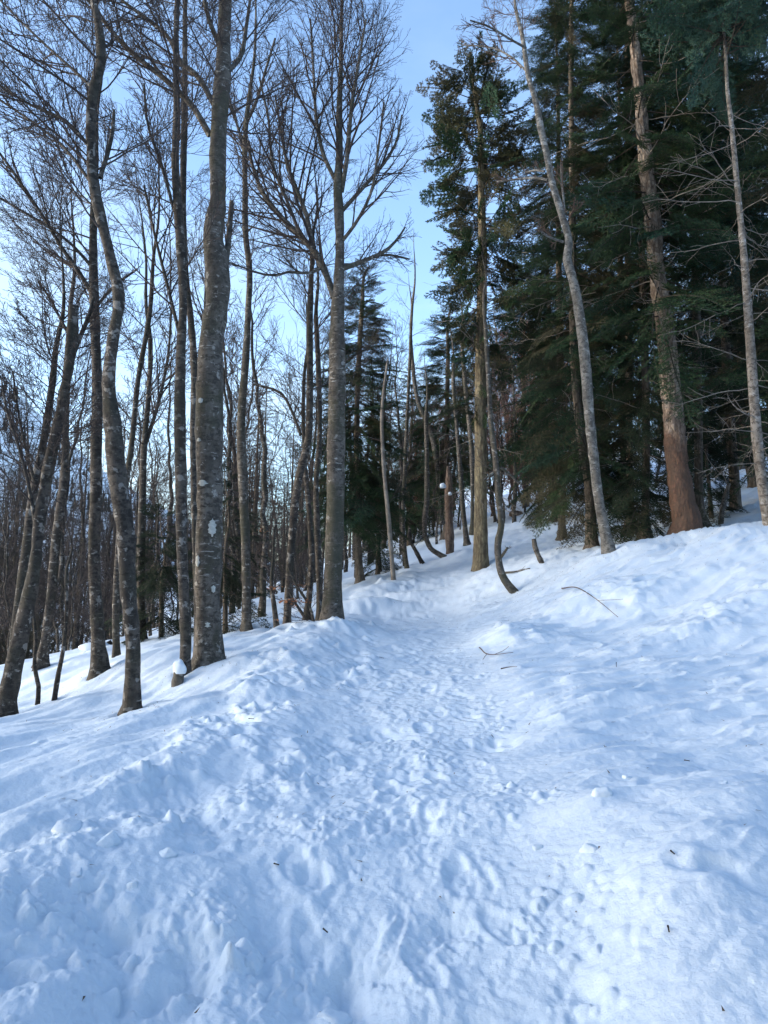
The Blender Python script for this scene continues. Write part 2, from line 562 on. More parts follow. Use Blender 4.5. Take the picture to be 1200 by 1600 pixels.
def plates(name, base, dark, light, zs=2.5, bump=.8, low=None, low_z=2.6):
    """scaly conifer bark; low: the red-brown of the old foot of a trunk (a colour of the bark itself)"""
    m, nt, b = new_mat(name)
    v = coords(nt, (7, 7, 7 / zs))
    vo = N(nt, 'ShaderNodeTexVoronoi', Scale=2.2, feature='DISTANCE_TO_EDGE')
    nz = N(nt, 'ShaderNodeTexNoise', Scale=1.6, Detail=6., Roughness=.7)
    nt.links.new(v, nz.inputs[0])
    wv = nt.nodes.new('ShaderNodeMix')
    wv.data_type = 'RGBA'
    wv.inputs[0].default_value = .22
    nt.links.new(v, wv.inputs[6])
    nt.links.new(nz.outputs['Color'], wv.inputs[7])
    nt.links.new(wv.outputs[2], vo.inputs[0])
    c = mix(nt, ramp(nt, nz.outputs[0], [(.40, G0), (.60, G1)]), base, light)
    if low:
        tc = nt.nodes.new('ShaderNodeTexCoord')
        sx = nt.nodes.new('ShaderNodeSeparateXYZ')
        nt.links.new(tc.outputs['Object'], sx.inputs[0])
        ns = N(nt, 'ShaderNodeTexNoise', Scale=2.5, Detail=4.)
        nt.links.new(tc.outputs['Object'], ns.inputs[0])
        ad = N(nt, 'ShaderNodeMath', operation='MULTIPLY_ADD')
        ad.inputs[1].default_value = 2.2
        nt.links.new(ns.outputs[0], ad.inputs[0])
        nt.links.new(sx.outputs[2], ad.inputs[2])
        mr = N(nt, 'ShaderNodeMapRange')
        mr.inputs[1].default_value = low_z + .6
        mr.inputs[2].default_value = low_z + 1.5
        nt.links.new(ad.outputs[0], mr.inputs[0])
        c = mix(nt, mr.outputs[0], mix(nt, ramp(nt, nz.outputs[0], [(.40, G0), (.62, G1)]), low, tuple(x * 1.7 for x in low)), c)
    c = mix(nt, ramp(nt, vo.outputs[0], [(.0, (.6, .6, .6)), (.16, G0)]), c, dark)
    v6 = coords(nt, (13, 13, 2.2))
    n6 = N(nt, 'ShaderNodeTexNoise', Scale=1.3, Detail=5., Roughness=.7)
    nt.links.new(v6, n6.inputs[0])
    c = mix(nt, ramp(nt, n6.outputs[0], [(.40, (.85, .85, .85)), (.54, G0)]), c, dark)
    v4 = coords(nt, (1.6, 1.6, 1.0))
    n4 = N(nt, 'ShaderNodeTexNoise', Scale=1.0, Detail=5., Roughness=.65)
    nt.links.new(v4, n4.inputs[0])
    c = mix(nt, ramp(nt, n4.outputs[0], [(.45, G0), (.62, (.6, .6, .6))]), c, dark)
    nt.links.new(c, b.inputs['Base Color'])
    bp = N(nt, 'ShaderNodeBump', Strength=bump, Distance=.03)
    ad2 = N(nt, 'ShaderNodeMath', operation='ADD')
    nt.links.new(vo.outputs[0], ad2.inputs[0])
    nt.links.new(n6.outputs[0], ad2.inputs[1])
    nt.links.new(ad2.outputs[0], bp.inputs['Height'])
    nt.links.new(bp.outputs[0], b.inputs['Normal'])
    return m


def plain(name, col, col2=None, scale=4., rough=.85):
    m, nt, b = new_mat(name)
    b.inputs['Roughness'].default_value = rough
    v = coords(nt, (scale,) * 3)
    nz = N(nt, 'ShaderNodeTexNoise', Scale=1., Detail=4., Roughness=.6)
    nt.links.new(v, nz.inputs[0])
    c = mix(nt, ramp(nt, nz.outputs[0], [(.35, G0), (.65, G1)]), col, col2 or tuple(x * .55 for x in col))
    nt.links.new(c, b.inputs['Base Color'])
    return m


def snow_mat(name, grain=True):
    m, nt, b = new_mat(name)
    b.inputs['Roughness'].default_value = .62
    b.inputs['Specular IOR Level'].default_value = .3
    v = coords(nt, (1, 1, 1), False)
    n0 = N(nt, 'ShaderNodeTexNoise', Scale=2.3, Detail=6., Roughness=.6)
    nt.links.new(v, n0.inputs[0])
    c = mix(nt, ramp(nt, n0.outputs[0], [(.35, G0), (.7, G1)]), (.64, .725, .79), (.71, .78, .83))
    nt.links.new(c, b.inputs['Base Color'])
    if grain:
        n1 = N(nt, 'ShaderNodeTexNoise', Scale=30., Detail=4., Roughness=.6)
        n2 = N(nt, 'ShaderNodeTexNoise', Scale=95., Detail=2., Roughness=.5)
        nt.links.new(v, n1.inputs[0])
        nt.links.new(v, n2.inputs[0])
        b1 = N(nt, 'ShaderNodeBump', Strength=.5, Distance=.014)
        b2 = N(nt, 'ShaderNodeBump', Strength=.3, Distance=.004)
        nt.links.new(n1.outputs[0], b1.inputs['Height'])
        nt.links.new(n2.outputs[0], b2.inputs['Height'])
        nt.links.new(b1.outputs[0], b2.inputs['Normal'])
        nt.links.new(b2.outputs[0], b.inputs['Normal'])
    return m


def needle_mat(name, c1, c2, c3=None):
    m, nt, b = new_mat(name)
    b.inputs['Roughness'].default_value = .8
    b.inputs['Specular IOR Level'].default_value = .08
    oi = nt.nodes.new('ShaderNodeObjectInfo')
    v = coords(nt, (1.3, 1.3, 1.3))
    nz = N(nt, 'ShaderNodeTexNoise', Scale=1.6, Detail=3., Roughness=.6)
    nt.links.new(v, nz.inputs[0])
    c = mix(nt, ramp(nt, nz.outputs[0], [(.36, G0), (.64, G1)]), c1, c2)
    if c3:
        c = mix(nt, ramp(nt, oi.outputs['Random'], [(.72, G0), (.95, (.8, .8, .8))]), c, c3)
    nt.links.new(c, b.inputs['Base Color'])
    return m


M = {}
M['snow'] = snow_mat('snow')
M['snow_far'] = snow_mat('snow_far', False)
M['beech'] = bark('beech_bark', (.15, .132, .11), (.075, .065, .053), (.40, .38, .34), moss=(.06, .058, .038), light_amt=.61, spot=.62)
M['beech_dark'] = bark('beech_bark_dark', (.095, .08, .066), (.04, .034, .028), (.30, .28, .25), moss=(.038, .036, .025), light_amt=.605, ring=9, spot=.59)
M['beech_low'] = bark('beech_bark_smooth', (.15, .135, .11), (.10, .09, .072), (.36, .34, .30), light_amt=.66, ring=8)
M['pale'] = bark('pale_bark', (.21, .195, .17), (.11, .10, .085), (.33, .315, .285), light_amt=.56, ring=4, light2=(.06, .053, .045))
M['ringed'] = bark('ringed_bark', (.25, .22, .185), (.12, .10, .08), (.36, .34, .31), light_amt=.57, ring=5, light2=(.07, .06, .05))
M['fir_bark'] = plates('fir_bark', (.22, .15, .105), (.085, .055, .04), (.30, .22, .165))
M['fir_red'] = plates('fir_bark_red', (.20, .098, .06), (.075, .038, .026), (.27, .15, .10), zs=3.2)
M['fir_grey'] = plates('fir_bark_grey', (.135, .11, .082), (.055, .045, .035), (.20, .165, .125))
M['fir_yellow'] = plates('fir_bark_yellow', (.19, .155, .095), (.08, .062, .042), (.27, .23, .14))
M['fir_tan'] = plates('fir_bark_tan', (.33, .265, .205), (.09, .062, .045), (.46, .385, .31), zs=1.8, low=(.115, .062, .040), bump=1.3)
M['twig'] = plain('twig_bark', (.075, .060, .053), (.042, .034, .032))
M['bough_wood'] = plain('bough_wood', (.06, .048, .036), (.03, .025, .02))
M['twig_brown'] = plain('twig_bark_brown', (.13, .085, .065), (.075, .05, .04))
M['dead'] = plain('dead_wood', (.25, .22, .185), (.13, .11, .09), 6)
M['dark_wood'] = plain('dark_wood', (.045, .036, .03), (.02, .017, .015), 6)
M['needles'] = needle_mat('needles', (.021, .050, .024), (.050, .084, .036), (.030, .072, .046))
M['needles_blue'] = needle_mat('needles_blue', (.026, .060, .044), (.055, .105, .076), (.032, .06, .028))
M['needles_olive'] = needle_mat('needles_olive', (.046, .052, .027), (.082, .082, .046), (.088, .078, .048))
M['needles_dark'] = needle_mat('needles_dark', (.017, .034, .019), (.038, .056, .030))
M['needles_brown'] = needle_mat('needles_brown', (.085, .05, .032), (.13, .078, .05), (.05, .05, .03))
M['far_needles'] = plain('far_needles', (.06, .05, .04), (.03, .032, .026), .05)
M['lichen'] = plain('lichen', (.50, .50, .45), (.38, .38, .34), 30)
M['twig_rust'] = plain('twig_bark_rust', (.25, .132, .095), (.15, .08, .058))
M['leaf'] = plain('dry_leaf', (.30, .13, .06), (.20, .085, .04), 9)
M['litter'] = plain('litter', (.16, .11, .075), (.10, .07, .05), 9)


# ------------------------------------------------------------------ object helpers
def link(o):
    COL.objects.link(o)
    return o


def thing(name, label, cat, loc, group=None):
    o = link(bpy.data.objects.new(name, None))
    o.location = loc
    o.empty_display_size = .2
    o['label'] = label
    o['category'] = cat
    if group:
        o['group'] = group
    return o


def part(name, me, parent, label=None, kind=None):
    o = link(bpy.data.objects.new(name, me))
    o.parent = parent
    if label:
        o['label'] = label
    if kind:
        o['kind'] = kind
    return o


def solo(name, me, label, cat, loc=(0, 0, 0), group=None):
    o = link(bpy.data.objects.new(name, me))
    o.location = loc
    o['label'] = label
    o['category'] = cat
    if group:
        o['group'] = group
    return o


# ------------------------------------------------------------------ the snow ground and the far slope
def build_ground():
    az = np.concatenate([np.linspace(-180, -46, 46)[:-1], np.linspace(-46, -31, 24)[:-1], np.linspace(-31, 31, 400)[:-1],
                         np.linspace(31, 46, 24)[:-1], np.linspace(46, 180, 46)[:-1]])
    az = np.radians(az)
    rr = np.concatenate([np.exp(np.linspace(math.log(.3), math.log(2.0), 50))[:-1], np.exp(np.linspace(math.log(2.0), math.log(14), 540))[:-1],
                         np.exp(np.linspace(math.log(14), math.log(60), 190))[:-1], np.exp(np.linspace(math.log(60), math.log(900), 40))])
    A, Rr = np.meshgrid(az, rr)
    x, y = (Rr * np.sin(A)).ravel(), (Rr * np.cos(A)).ravel()
    z = h_full(x, y)
    na, nr = len(az), len(rr)
    v = np.column_stack([x, y, z])
    c = np.array([[0, 0, h_full(np.zeros(1), np.zeros(1))[0]]])
    i = np.arange(nr - 1)[:, None] * na
    j = np.arange(na)[None, :]
    j2 = (j + 1) % na
    q = np.stack([i + j2, i + j, i + na + j, i + na + j2], -1).reshape(-1, 4)
    fan = np.column_stack([np.full(na, len(v)), np.arange(na), (np.arange(na) + 1) % na])
    me = mesh_np('ground', np.concatenate([v, c]), [q, fan[:, [0, 1, 2]]], M['snow'])
    o = link(bpy.data.objects.new('ground', me))
    o['kind'] = 'structure'
    return o


build_ground()


def build_mountain():
    # a sunlit snowy shoulder of the mountain beyond the valley, left
    nx, ny = 120, 50
    X, T = np.meshgrid(np.linspace(-900, 60, nx), np.linspace(0, 1, ny))
    Y = 520 + T * 320
    crest = np.interp(X, [-900, -420, -330, -250, -180, -60, 60], [330, 210, 128, 78, 40, -10, -45])
    Z = -70 + (crest + 70) * np.sin(T * np.pi / 2) ** .9
    Z = Z + fbm(X * .012, Y * .012, 5, 201) * 14 * np.sin(T * np.pi * .95)
    v = np.column_stack([X.ravel(), Y.ravel(), Z.ravel()])
    i = np.arange(ny - 1)[:, None] * nx
    j = np.arange(nx - 1)[None, :]
    q = np.stack([i + j, i + j + 1, i + nx + j + 1, i + nx + j], -1).reshape(-1, 4)
    m, nt, b = new_mat('mountain_snow')
    vv = coords(nt, (.03, .03, .012), False)
    nz = N(nt, 'ShaderNodeTexNoise', Scale=1., Detail=7., Roughness=.7)
    nt.links.new(vv, nz.inputs[0])
    c = mix(nt, ramp(nt, nz.outputs[0], [(.56, G0), (.63, G1)]), (.86, .86, .86), (.22, .19, .17))
    nt.links.new(c, b.inputs['Base Color'])
    o = link(bpy.data.objects.new('mountain', mesh_np('mountain', v, [q], m)))
    o['kind'] = 'structure'


build_mountain()


def build_far_wood():
    g = np.random.default_rng(61)
    S = Soup()
    n = 0
    while n < 2600:
        X, T = g.uniform(-760, 55), g.random() ** 1.25
        if g.random() < T * .95:
            continue
        Y = 520 + T * 320
        crest = np.interp(X, [-900, -420, -330, -250, -180, -60, 60], [330, 210, 128, 78, 40, -10, -45])
        Z = -70 + (crest + 70) * np.sin(T * np.pi / 2) ** .9
        H = g.uniform(9, 19)
        r = H * g.uniform(.13, .2)
        a = np.arange(5) * 2 * np.pi / 5 + g.random() * 6
        for k in range(3):
            z0, z1, rr = H * (.08 + .28 * k), H * (.50 + .26 * k), r * (1 - .28 * k)
            ring = np.column_stack([X + np.cos(a) * rr * g.uniform(.7, 1.2, 5), Y + np.sin(a) * rr, Z - 1 + z0 + g.normal(size=5) * .4])
            v = np.vstack([ring, [[X, Y, Z - 1 + min(z1, H)]]])
            i = np.arange(5)
            S.add(v, [np.column_stack([i, (i + 1) % 5, np.full(5, 5)])])
        n += 1
    o = link(bpy.data.objects.new('far_wood', S.mesh('far_wood', [M['far_needles']], False)))
    o['kind'] = 'stuff'
    o['label'] = 'dark wood on the far snowy slope beyond the valley'
    o['category'] = 'wood'


build_far_wood()

# ------------------------------------------------------------------ trunks and bare crowns
def trunk_line(poly, Y, ext=0., root=.45, lean=0., n=None, tip=None):
    """poly: (px, py, width px) from the foot up -> world centre line and radii"""
    rows = []
    y0 = poly[0][1]
    for (px, py, w) in poly:
        yy = Y + lean * (y0 - py) / 1000.
        p = pt(px, py, yy)
        rows.append([*p, w * .5 * yy / FOC])
    rows = np.array(rows)
    d0 = rows[1, :3] - rows[0, :3]
    d0 /= np.linalg.norm(d0)
    rows = np.vstack([[*(rows[0, :3] - d0 * root), rows[0, 3] * 1.12], rows])
    if ext > 0:
        d1 = rows[-1, :3] - rows[-2, :3]
        d1 /= np.linalg.norm(d1)
        d1 = d1 * .7 + np.array([0, 0, .3])
        r1 = rows[-1, 3]
        e = [[*(rows[-1, :3] + d1 * ext * t + np.array([math.sin(t * 5) * .05, math.cos(t * 4) * .05, 0])), max(r1 * (1 - t) ** .9, .006)] for t in (.25, .5, .75, 1.)]
        rows = np.vstack([rows, e])
    L = np.linalg.norm(np.diff(rows[:, :3], axis=0), axis=1).sum()
    n = n or int(np.clip(L * 7, 14, 90))
    s = smooth_line(rows, n)
    s[:, 3] = np.maximum(s[:, 3], .004)
    return s


def trunk_mesh(name, s, origin, mat, sides=14, rough=.07, g=rng, flare=0., cap=True, scales=0.):
    if scales:
        s = smooth_line(s, int(len(s) * 4.2))
        sides, rough = 60, 0
    P = (s[:, :3] - origin)[None]
    h = np.linspace(0, 1, len(s)) * 40
    a = np.arange(sides)
    R = s[None, :, 3, None] * (1 + rough * g.normal(size=(1, len(s), sides)) * .5 + rough * np.sin(a * 2 * np.pi / sides * 2 + h[:, None] * .4)[None] + rough * np.repeat(g.normal(size=(1, len(s), 1)), sides, 2) * .6)
    if scales:      # bark plates as real relief
        aa = (a * 2 * np.pi / sides)[None, :] * s[:, 3].mean() + 0 * s[:, 2:3]
        zz = s[:, 2:3] + 0 * aa
        f, v = worley(aa.ravel() * 13 + .5 * gnoise(aa.ravel() * 9, zz.ravel() * 5, 3), zz.ravel() * 5.5, 9)
        rel = (v - .5) * .8 - np.clip(f - .45, 0, 1) * 1.6 + .8 * fbm(aa.ravel() * 3, zz.ravel() * 1.2, 3, 5)
        R = R + scales * rel.reshape(1, len(s), sides)
    if flare:
        zz = s[:, 2] - origin[2]
        k = np.exp(-np.clip(zz, -.2, None) / .2) * flare
        lob = 1 + .5 * np.cos(a * 2 * np.pi / sides * 4 + 1.)
        R = R * (1 + k[None, :, None] * lob[None, None, :])
    v, f = tubes(P, R, sides, cap)
    return mesh_np(name, v, f, mat)


TRI = [0]


def twig_mesh(name, P, R, origin, mat, g, dens=1., levels=3, trop=.05, len2=.60, minr=.0023):
    """all the finer wood that grows on one limb"""
    S = Soup()
    n2 = max(2, int(P.shape[1] * 1.05 * dens))
    P2, R2 = grow(P, R, n2, (.12, .98), (20, 46), len2, 7, .06, trop, g, minr * 1.3, .6)
    S.add(*tubes(P2 - origin, R2, 3))
    P3, R3 = grow(P2, R2, max(2, int(7 * dens)), (.12, 1.), (24, 55), .42, 4, .12, trop, g, minr, .7)
    S.add(*tubes(P3 - origin, R3, 3))
    if levels > 2:
        P4, R4 = grow(P3, R3, 3, (.15, 1.), (22, 50), .5, 2, .10, trop, g, minr * .85, .8)
        S.add(*tubes(P4 - origin, R4, 3))
    return S.mesh(name, mat)


def beech(name, label, cat, poly, Y, ext=0., mat='beech', limbs=(), auto=0, arange=(.4, .98), alen=(1.2, 3.2), aang=(34, 72), bias=None, group=None, seed=1,
          lean=0., dens=1., flare=.42, sides=14, rough=.06, levels=3, twig='twig', root=.45, trop=.045, marks=()):
    g = np.random.default_rng(seed)
    s = trunk_line(poly, Y, ext, root, lean)
    base = pt(poly[0][0], poly[0][1], Y)
    t = thing(name, label, cat, base, group)
    part('trunk', trunk_mesh('trunk', s, base, M[mat], sides, rough, g, flare), t)
    lines = []
    for lb in limbs:
        rows = []
        dy = g.uniform(-.8, .8)
        for k, (px, py, w) in enumerate(lb):
            yy = Y + lean * (poly[0][1] - py) / 1000. + dy * k / max(1, len(lb) - 1)
            rows.append([*pt(px, py, yy), w * .5 * yy / FOC])
        rows = np.array(rows)
        L = np.linalg.norm(np.diff(rows[:, :3], axis=0), axis=1).sum()
        q = smooth_line(rows, int(np.clip(L * 6, 8, 26)))
        lines.append((q[None, :, :3], np.maximum(q[None, :, 3] * .88, .004)))
    if auto:
        L = np.linalg.norm(np.diff(s[:, :3], axis=0), axis=1).sum()
        P1, R1 = grow(s[None, :, :3], s[None, :, 3], auto, arange, aang, 1., 13, .085, trop, g, .006, .5, bias, .5, 1.)
        # set lengths: rescale each line about its foot
        ln = g.uniform(alen[0], alen[1], auto) * (1 - .35 * np.linspace(0, 1, auto))
        cur = np.linalg.norm(np.diff(P1, axis=1), axis=2).sum(1)
        P1 = P1[:, :1] + (P1 - P1[:, :1]) * (ln / cur)[:, None, None]
        r0 = np.minimum(np.interp(P1[:, 0, 2], s[:, 2], s[:, 3]) * .5, .0048 * ln + .0025)
        R1 = np.maximum(r0[:, None] * (1 - np.linspace(0, 1, 13)[None] ** 1.3), .0035)
        for k in range(auto):
            lines.append((P1[k:k + 1], R1[k:k + 1]))
    for (P, R) in lines:
        v, f = tubes(P - base, R, 6)
        lo = part('limb', mesh_np('limb', v, f, M[mat if R.max() > .02 else twig]), t)
        part('twigs', twig_mesh('twigs', P, R, base, M[twig], g, dens, levels), lo)
    for mk in marks:
        surface_patch(t, s, base, *mk)
    return t


def surface_patch(t, s, base, name, px, py, w, h, mat, label, Y):
    """a thin crust that follows the round of a trunk, proud of the bark"""
    c = pt(px, py, Y)
    k = int(np.argmin(np.abs(s[:, 2] - c[2])))
    ctr, r = s[k, :3], s[k, 3]
    g = np.random.default_rng(int(px * 7 + py))
    n, m = 9, 13
    a0 = math.asin(np.clip((c[0] - ctr[0]) / r, -.85, .85))
    hw, hh = w * .5 * Y / FOC, h * .5 * Y / FOC
    vs_, fs = [], []
    wob = [1 + .28 * g.normal() for _ in range(m)]
    for j in range(m):
        tz = -1 + 2 * j / (m - 1)
        prof = max(.04, (1 - abs(tz) ** 3)) * wob[j]
        zz = c[2] + tz * hh
        kc = np.array([np.interp(zz, s[:, 2], s[:, 0]), np.interp(zz, s[:, 2], s[:, 1])])
        rr = np.interp(zz, s[:, 2], s[:, 3])
        for i in range(n):
            tx = -1 + 2 * i / (n - 1)
            aa = a0 + tx * prof * hw / rr
            rad = rr * 1.075 + (.006 if abs(tx) < .8 and 0 < j < m - 1 else -.012)
            vs_.append((kc[0] + math.sin(aa) * rad - base[0], kc[1] - math.cos(aa) * rad - base[1], zz - base[2]))
    for j in range(m - 1):
        for i in range(n - 1):
            fs.append((j * n + i, j * n + i + 1, (j + 1) * n + i + 1, (j + 1) * n + i))
    part(name, mesh_np(name, np.array(vs_), [np.array(fs)], M[mat]), t, label)


# ------------------------------------------------------------------ fir boughs
def make_bough(g, name, side_gap=.09, first=.22, sec_gap=.075, nd_gap=.021, nd_len=.038, nd_w=.014, L=2.0, sparse=0., mat=('needles', 'twig_brown'), wid=.52, droop=.10):
    S = Soup()
    n = 14
    x = np.linspace(0, L, n)
    z = -droop * (x / L) ** 2 * L + .06 * np.sin(x / L * 5 + g.random() * 6) * .5
    y = .05 * np.sin(x / L * 3 + g.random() * 6)
    sp = np.column_stack([x, y, z])
    r = np.interp(x, [0, L], [.014, .003])
    v, f = tubes(sp[None], r[None], 5)
    S.add(v, f, 1)
    segs = []                                        # (start, end) of twigs that carry needles
    xs = np.arange(first * L, L, side_gap)
    starts, ends = [], []
    for xx in xs:
        for sd in (-1, 1):
            if g.random() < sparse:
                continue
            t = xx / L
            ln = (wid * (1 - t) ** .75 * min(1, (t - first + .12) / .25) + .07) * g.uniform(.7, 1.2)
            a = math.radians(g.uniform(48, 66))
            p0 = np.array([np.interp(xx, x, y * 0 + x), np.interp(xx, x, y), np.interp(xx, x, z)])
            d = np.array([math.cos(a), sd * math.sin(a), g.uniform(-.22, .08)])
            p1 = p0 + d * ln
            p1[2] -= .12 * ln
            starts.append(p0)
            ends.append(p1)
            k = np.arange(sec_gap, ln - .02, sec_gap)
            for kk in k:
                for s2 in (-1, 1):
                    if g.random() < .25 + sparse:
                        continue
                    q0 = p0 + (p1 - p0) * kk / ln
                    a2 = math.atan2(d[1], d[0]) + s2 * math.radians(g.uniform(35, 55))
                    l2 = min(.20, (ln - kk) * .55 + .04) * g.uniform(.7, 1.2)
                    q1 = q0 + l2 * np.array([math.cos(a2), math.sin(a2), g.uniform(-.3, .15)])
                    starts.append(q0)
                    ends.append(q1)
    A, B = np.array(starts), np.array(ends)
    P = np.stack([A, B], 1)
    v, f = tubes(P, np.full((len(A), 2), .0028), 3)
    S.add(v, f, 1)
    # outer half of the spine bears needles as well
    A = np.vstack([A, sp[5:-1]])
    B = np.vstack([B, sp[6:]])
    ln = np.linalg.norm(B - A, axis=1)
    cnt = np.maximum(1, (ln / nd_gap).astype(int))
    idx = np.repeat(np.arange(len(A)), cnt * 2)
    tt = np.concatenate([np.repeat((np.arange(c) + .5) / c, 2) for c in cnt])
    side = np.tile([-1., 1.], len(idx) // 2)
    p0 = A[idx] + (B - A)[idx] * tt[:, None]
    d = (B - A)[idx] / ln[idx][:, None]
    up = np.array([0, 0, 1.])
    lat = np.cross(up, d)
    lat /= np.linalg.norm(lat, axis=1, keepdims=True) + 1e-9
    nrm = np.cross(d, lat)
    roll = g.uniform(-.5, 1.0, len(idx))[:, None]
    dirn = d * g.uniform(.45, .9, (len(idx), 1)) + lat * side[:, None] * np.cos(roll) + nrm * np.sin(roll)
    dirn /= np.linalg.norm(dirn, axis=1, keepdims=True)
    tip = p0 + dirn * (nd_len * g.uniform(.7, 1.25, (len(idx), 1)))
    wv = np.cross(dirn, d)
    wv = np.cross(wv, dirn) + .5 * wv * g.normal(size=(len(idx), 1))
    wv /= np.linalg.norm(wv, axis=1, keepdims=True) + 1e-9
    a1, a2 = p0 - wv * nd_w * .5, p0 + wv * nd_w * .5
    V = np.stack([a1, a2, tip], 1).reshape(-1, 3)
    S.add(V, [np.arange(len(V)).reshape(-1, 3)], 0)
    return S, [M[k] for k in mat]


bg_ = np.random.default_rng(5)
BOUGH = {}
for key, mk in (('green', 'needles'), ('blue', 'needles_blue'), ('olive', 'needles_olive'), ('dark', 'needles_dark')):
    BOUGH[key] = []
src = [make_bough(bg_, 'bough', droop=d, wid=w, sparse=sp_) for d, w, sp_ in ((.14, .62, .0), (.24, .56, .05), (.34, .66, .1), (.08, .6, .0), (.42, .5, .12))]
tuft = [make_bough(bg_, 'bough', side_gap=.075, sec_gap=.07, L=1.5, droop=d, wid=w, nd_len=.042, nd_w=.015, sparse=.12) for d, w in ((-.12, .5), (-.25, .42), (.1, .5), (-.05, .56), (.2, .45))]
for key, mk in (('green', 'needles'), ('blue', 'needles_blue'), ('olive', 'needles_olive'), ('dark', 'needles_dark')):
    for S, _ in src:
        BOUGH[key].append(S.mesh('bough', [M[mk], M['bough_wood']], False))
for key, mk in (('tuft', 'needles_olive'), ('tuft_green', 'needles')):
    BOUGH[key] = [S.mesh('bough', [M[mk], M['bough_wood']], False) for S, _ in tuft]
BOUGH['tuft_blue'] = [make_bough(bg_, 'b', side_gap=.12, sec_gap=.09, L=1.5, droop=d, wid=w, nd_gap=.03, nd_len=.062, nd_w=.026, sparse=.15)[0].mesh('bough', [M['needles_blue'], M['bough_wood']], False) for d, w in ((-.15, .45), (-.3, .38), (.1, .42), (-.05, .5), (.2, .4))]
open_ = [make_bough(bg_, 'bough', side_gap=.09, sec_gap=.08, first=.36, L=1.5, droop=d, wid=w, nd_len=.05, nd_w=.021, sparse=.12) for d, w in ((-.1, .5), (-.2, .44), (.1, .54), (.2, .5), (.3, .46))]
BOUGH['open'] = [S.mesh('bough', [M['needles_olive'], M['bough_wood']], False) for S, _ in open_]
BOUGH['open_green'] = [S.mesh('bough', [M['needles'], M['bough_wood']], False) for S, _ in open_]


def dead_stick_mesh(g, L=1.6, r=.009, twigs=5, mat='dead'):
    n = 9
    P = np.zeros((1, n, 3))
    x = np.linspace(0, L, n)
    P[0, :, 0] = x
    P[0, :, 2] = -.10 * x ** 1.6 + np.cumsum(g.normal(size=n)) * .02
    P[0, :, 1] = np.cumsum(g.normal(size=n)) * .03
    R = np.linspace(r, .003, n)[None]
    S = Soup()
    S.add(*tubes(P, R, 5))
    if twigs:
        P2, R2 = grow(P, R, twigs, (.3, 1.), (25, 60), .35, 5, .12, -.02, g, .0028, .6)
        S.add(*tubes(P2, R2, 3))
    return S.mesh('dead_branch', M[mat])


DEAD = [dead_stick_mesh(bg_, 1.6, .010, 5 + k) for k in range(4)]
DEADT = [dead_stick_mesh(bg_, 1.5, .010, 14 + k, 'twig_brown') for k in range(3)]


def place_on(s, base, t, z, az, pitch, me, scale, name, roll=0.):
    """a bough that leaves the trunk line s at height z"""
    x = np.interp(z, s[:, 2], s[:, 0])
    y = np.interp(z, s[:, 2], s[:, 1])
    o = bpy.data.objects.new(name, me)
    o.location = (x - base[0], y - base[1], z - base[2])
    o.rotation_euler = (roll, -pitch, az)
    o.scale = (scale,) * 3
    o.parent = t
    COL.objects.link(o)
    return o


def fir(label, poly, Y, H, rmax, z0=.1, gap=.36, per=5, key='green', mat='fir_bark', group=None, seed=1, ext=None, flare=.3, top=.25, lean=0., prune=0., dead=0, dead_rng=(.1, .5),
        azbias=None, shape=.75, name='fir_tree', dead_len=1., limit=290, keymix=None, rough=.05, toppitch=45, wild=False, size=1., prof=None, scales=0.):
    """poly gives the trunk that can be seen; boughs start z0*H up"""
    g = np.random.default_rng(seed)
    base = pt(poly[0][0], poly[0][1], Y)
    topz = pt(poly[-1][0], poly[-1][1], Y)[2]
    s = trunk_line(poly, Y, max(0.01, base[2] + H - topz), .45, lean)
    t = thing(name, label, 'tree', base, group)
    part('trunk', trunk_mesh('trunk', s, base, M[mat], 14, rough, g, flare, True, scales), t)
    z = z0 * H
    cnt = 0
    while z < H - .15 and cnt < limit:
        tt = (z / H)
        R = rmax * (1 - max(0, (tt - z0)) / (1 - z0)) ** shape + .15
        if prof:
            R = np.interp(tt, [p_[0] for p_ in prof], [p_[1] for p_ in prof])
        k = per if tt < .85 or prof else 4
        a0 = g.random() * 6.28
        for i in range(k):
            if g.random() < prune:
                continue
            az = a0 + i * 6.283 / k + g.normal() * .25
            if azbias is not None and g.random() < azbias[1] and math.cos(az - azbias[0]) < -.1:
                continue
            L = R * g.uniform(.72, 1.15)
            pitch = math.radians(np.interp(tt, [0, .4, .8, 1], [-24, -16, 4, toppitch]) + g.normal() * 12)
            kk = key if keymix is None or g.random() > keymix[1] else keymix[0]
            place_on(s, base, t, base[2] + z + g.normal() * .16, az, pitch + (g.normal() * .35 if wild else 0), BOUGH[kk][g.integers(5)], L * size / (1.5 if wild else 2.0), 'bough', g.normal() * (.9 if wild else .45))
            cnt += 1
        z += gap * (1 - .45 * tt) * g.uniform(.8, 1.2)
    for i in range(dead):
        zz = base[2] + H * g.uniform(*dead_rng)
        place_on(s, base, t, zz, g.random() * 6.28, math.radians(g.normal() * 12 - 8), DEAD[g.integers(4)], dead_len * g.uniform(.5, 1.15), 'dead_branch', g.random() * 6)
    return t, s


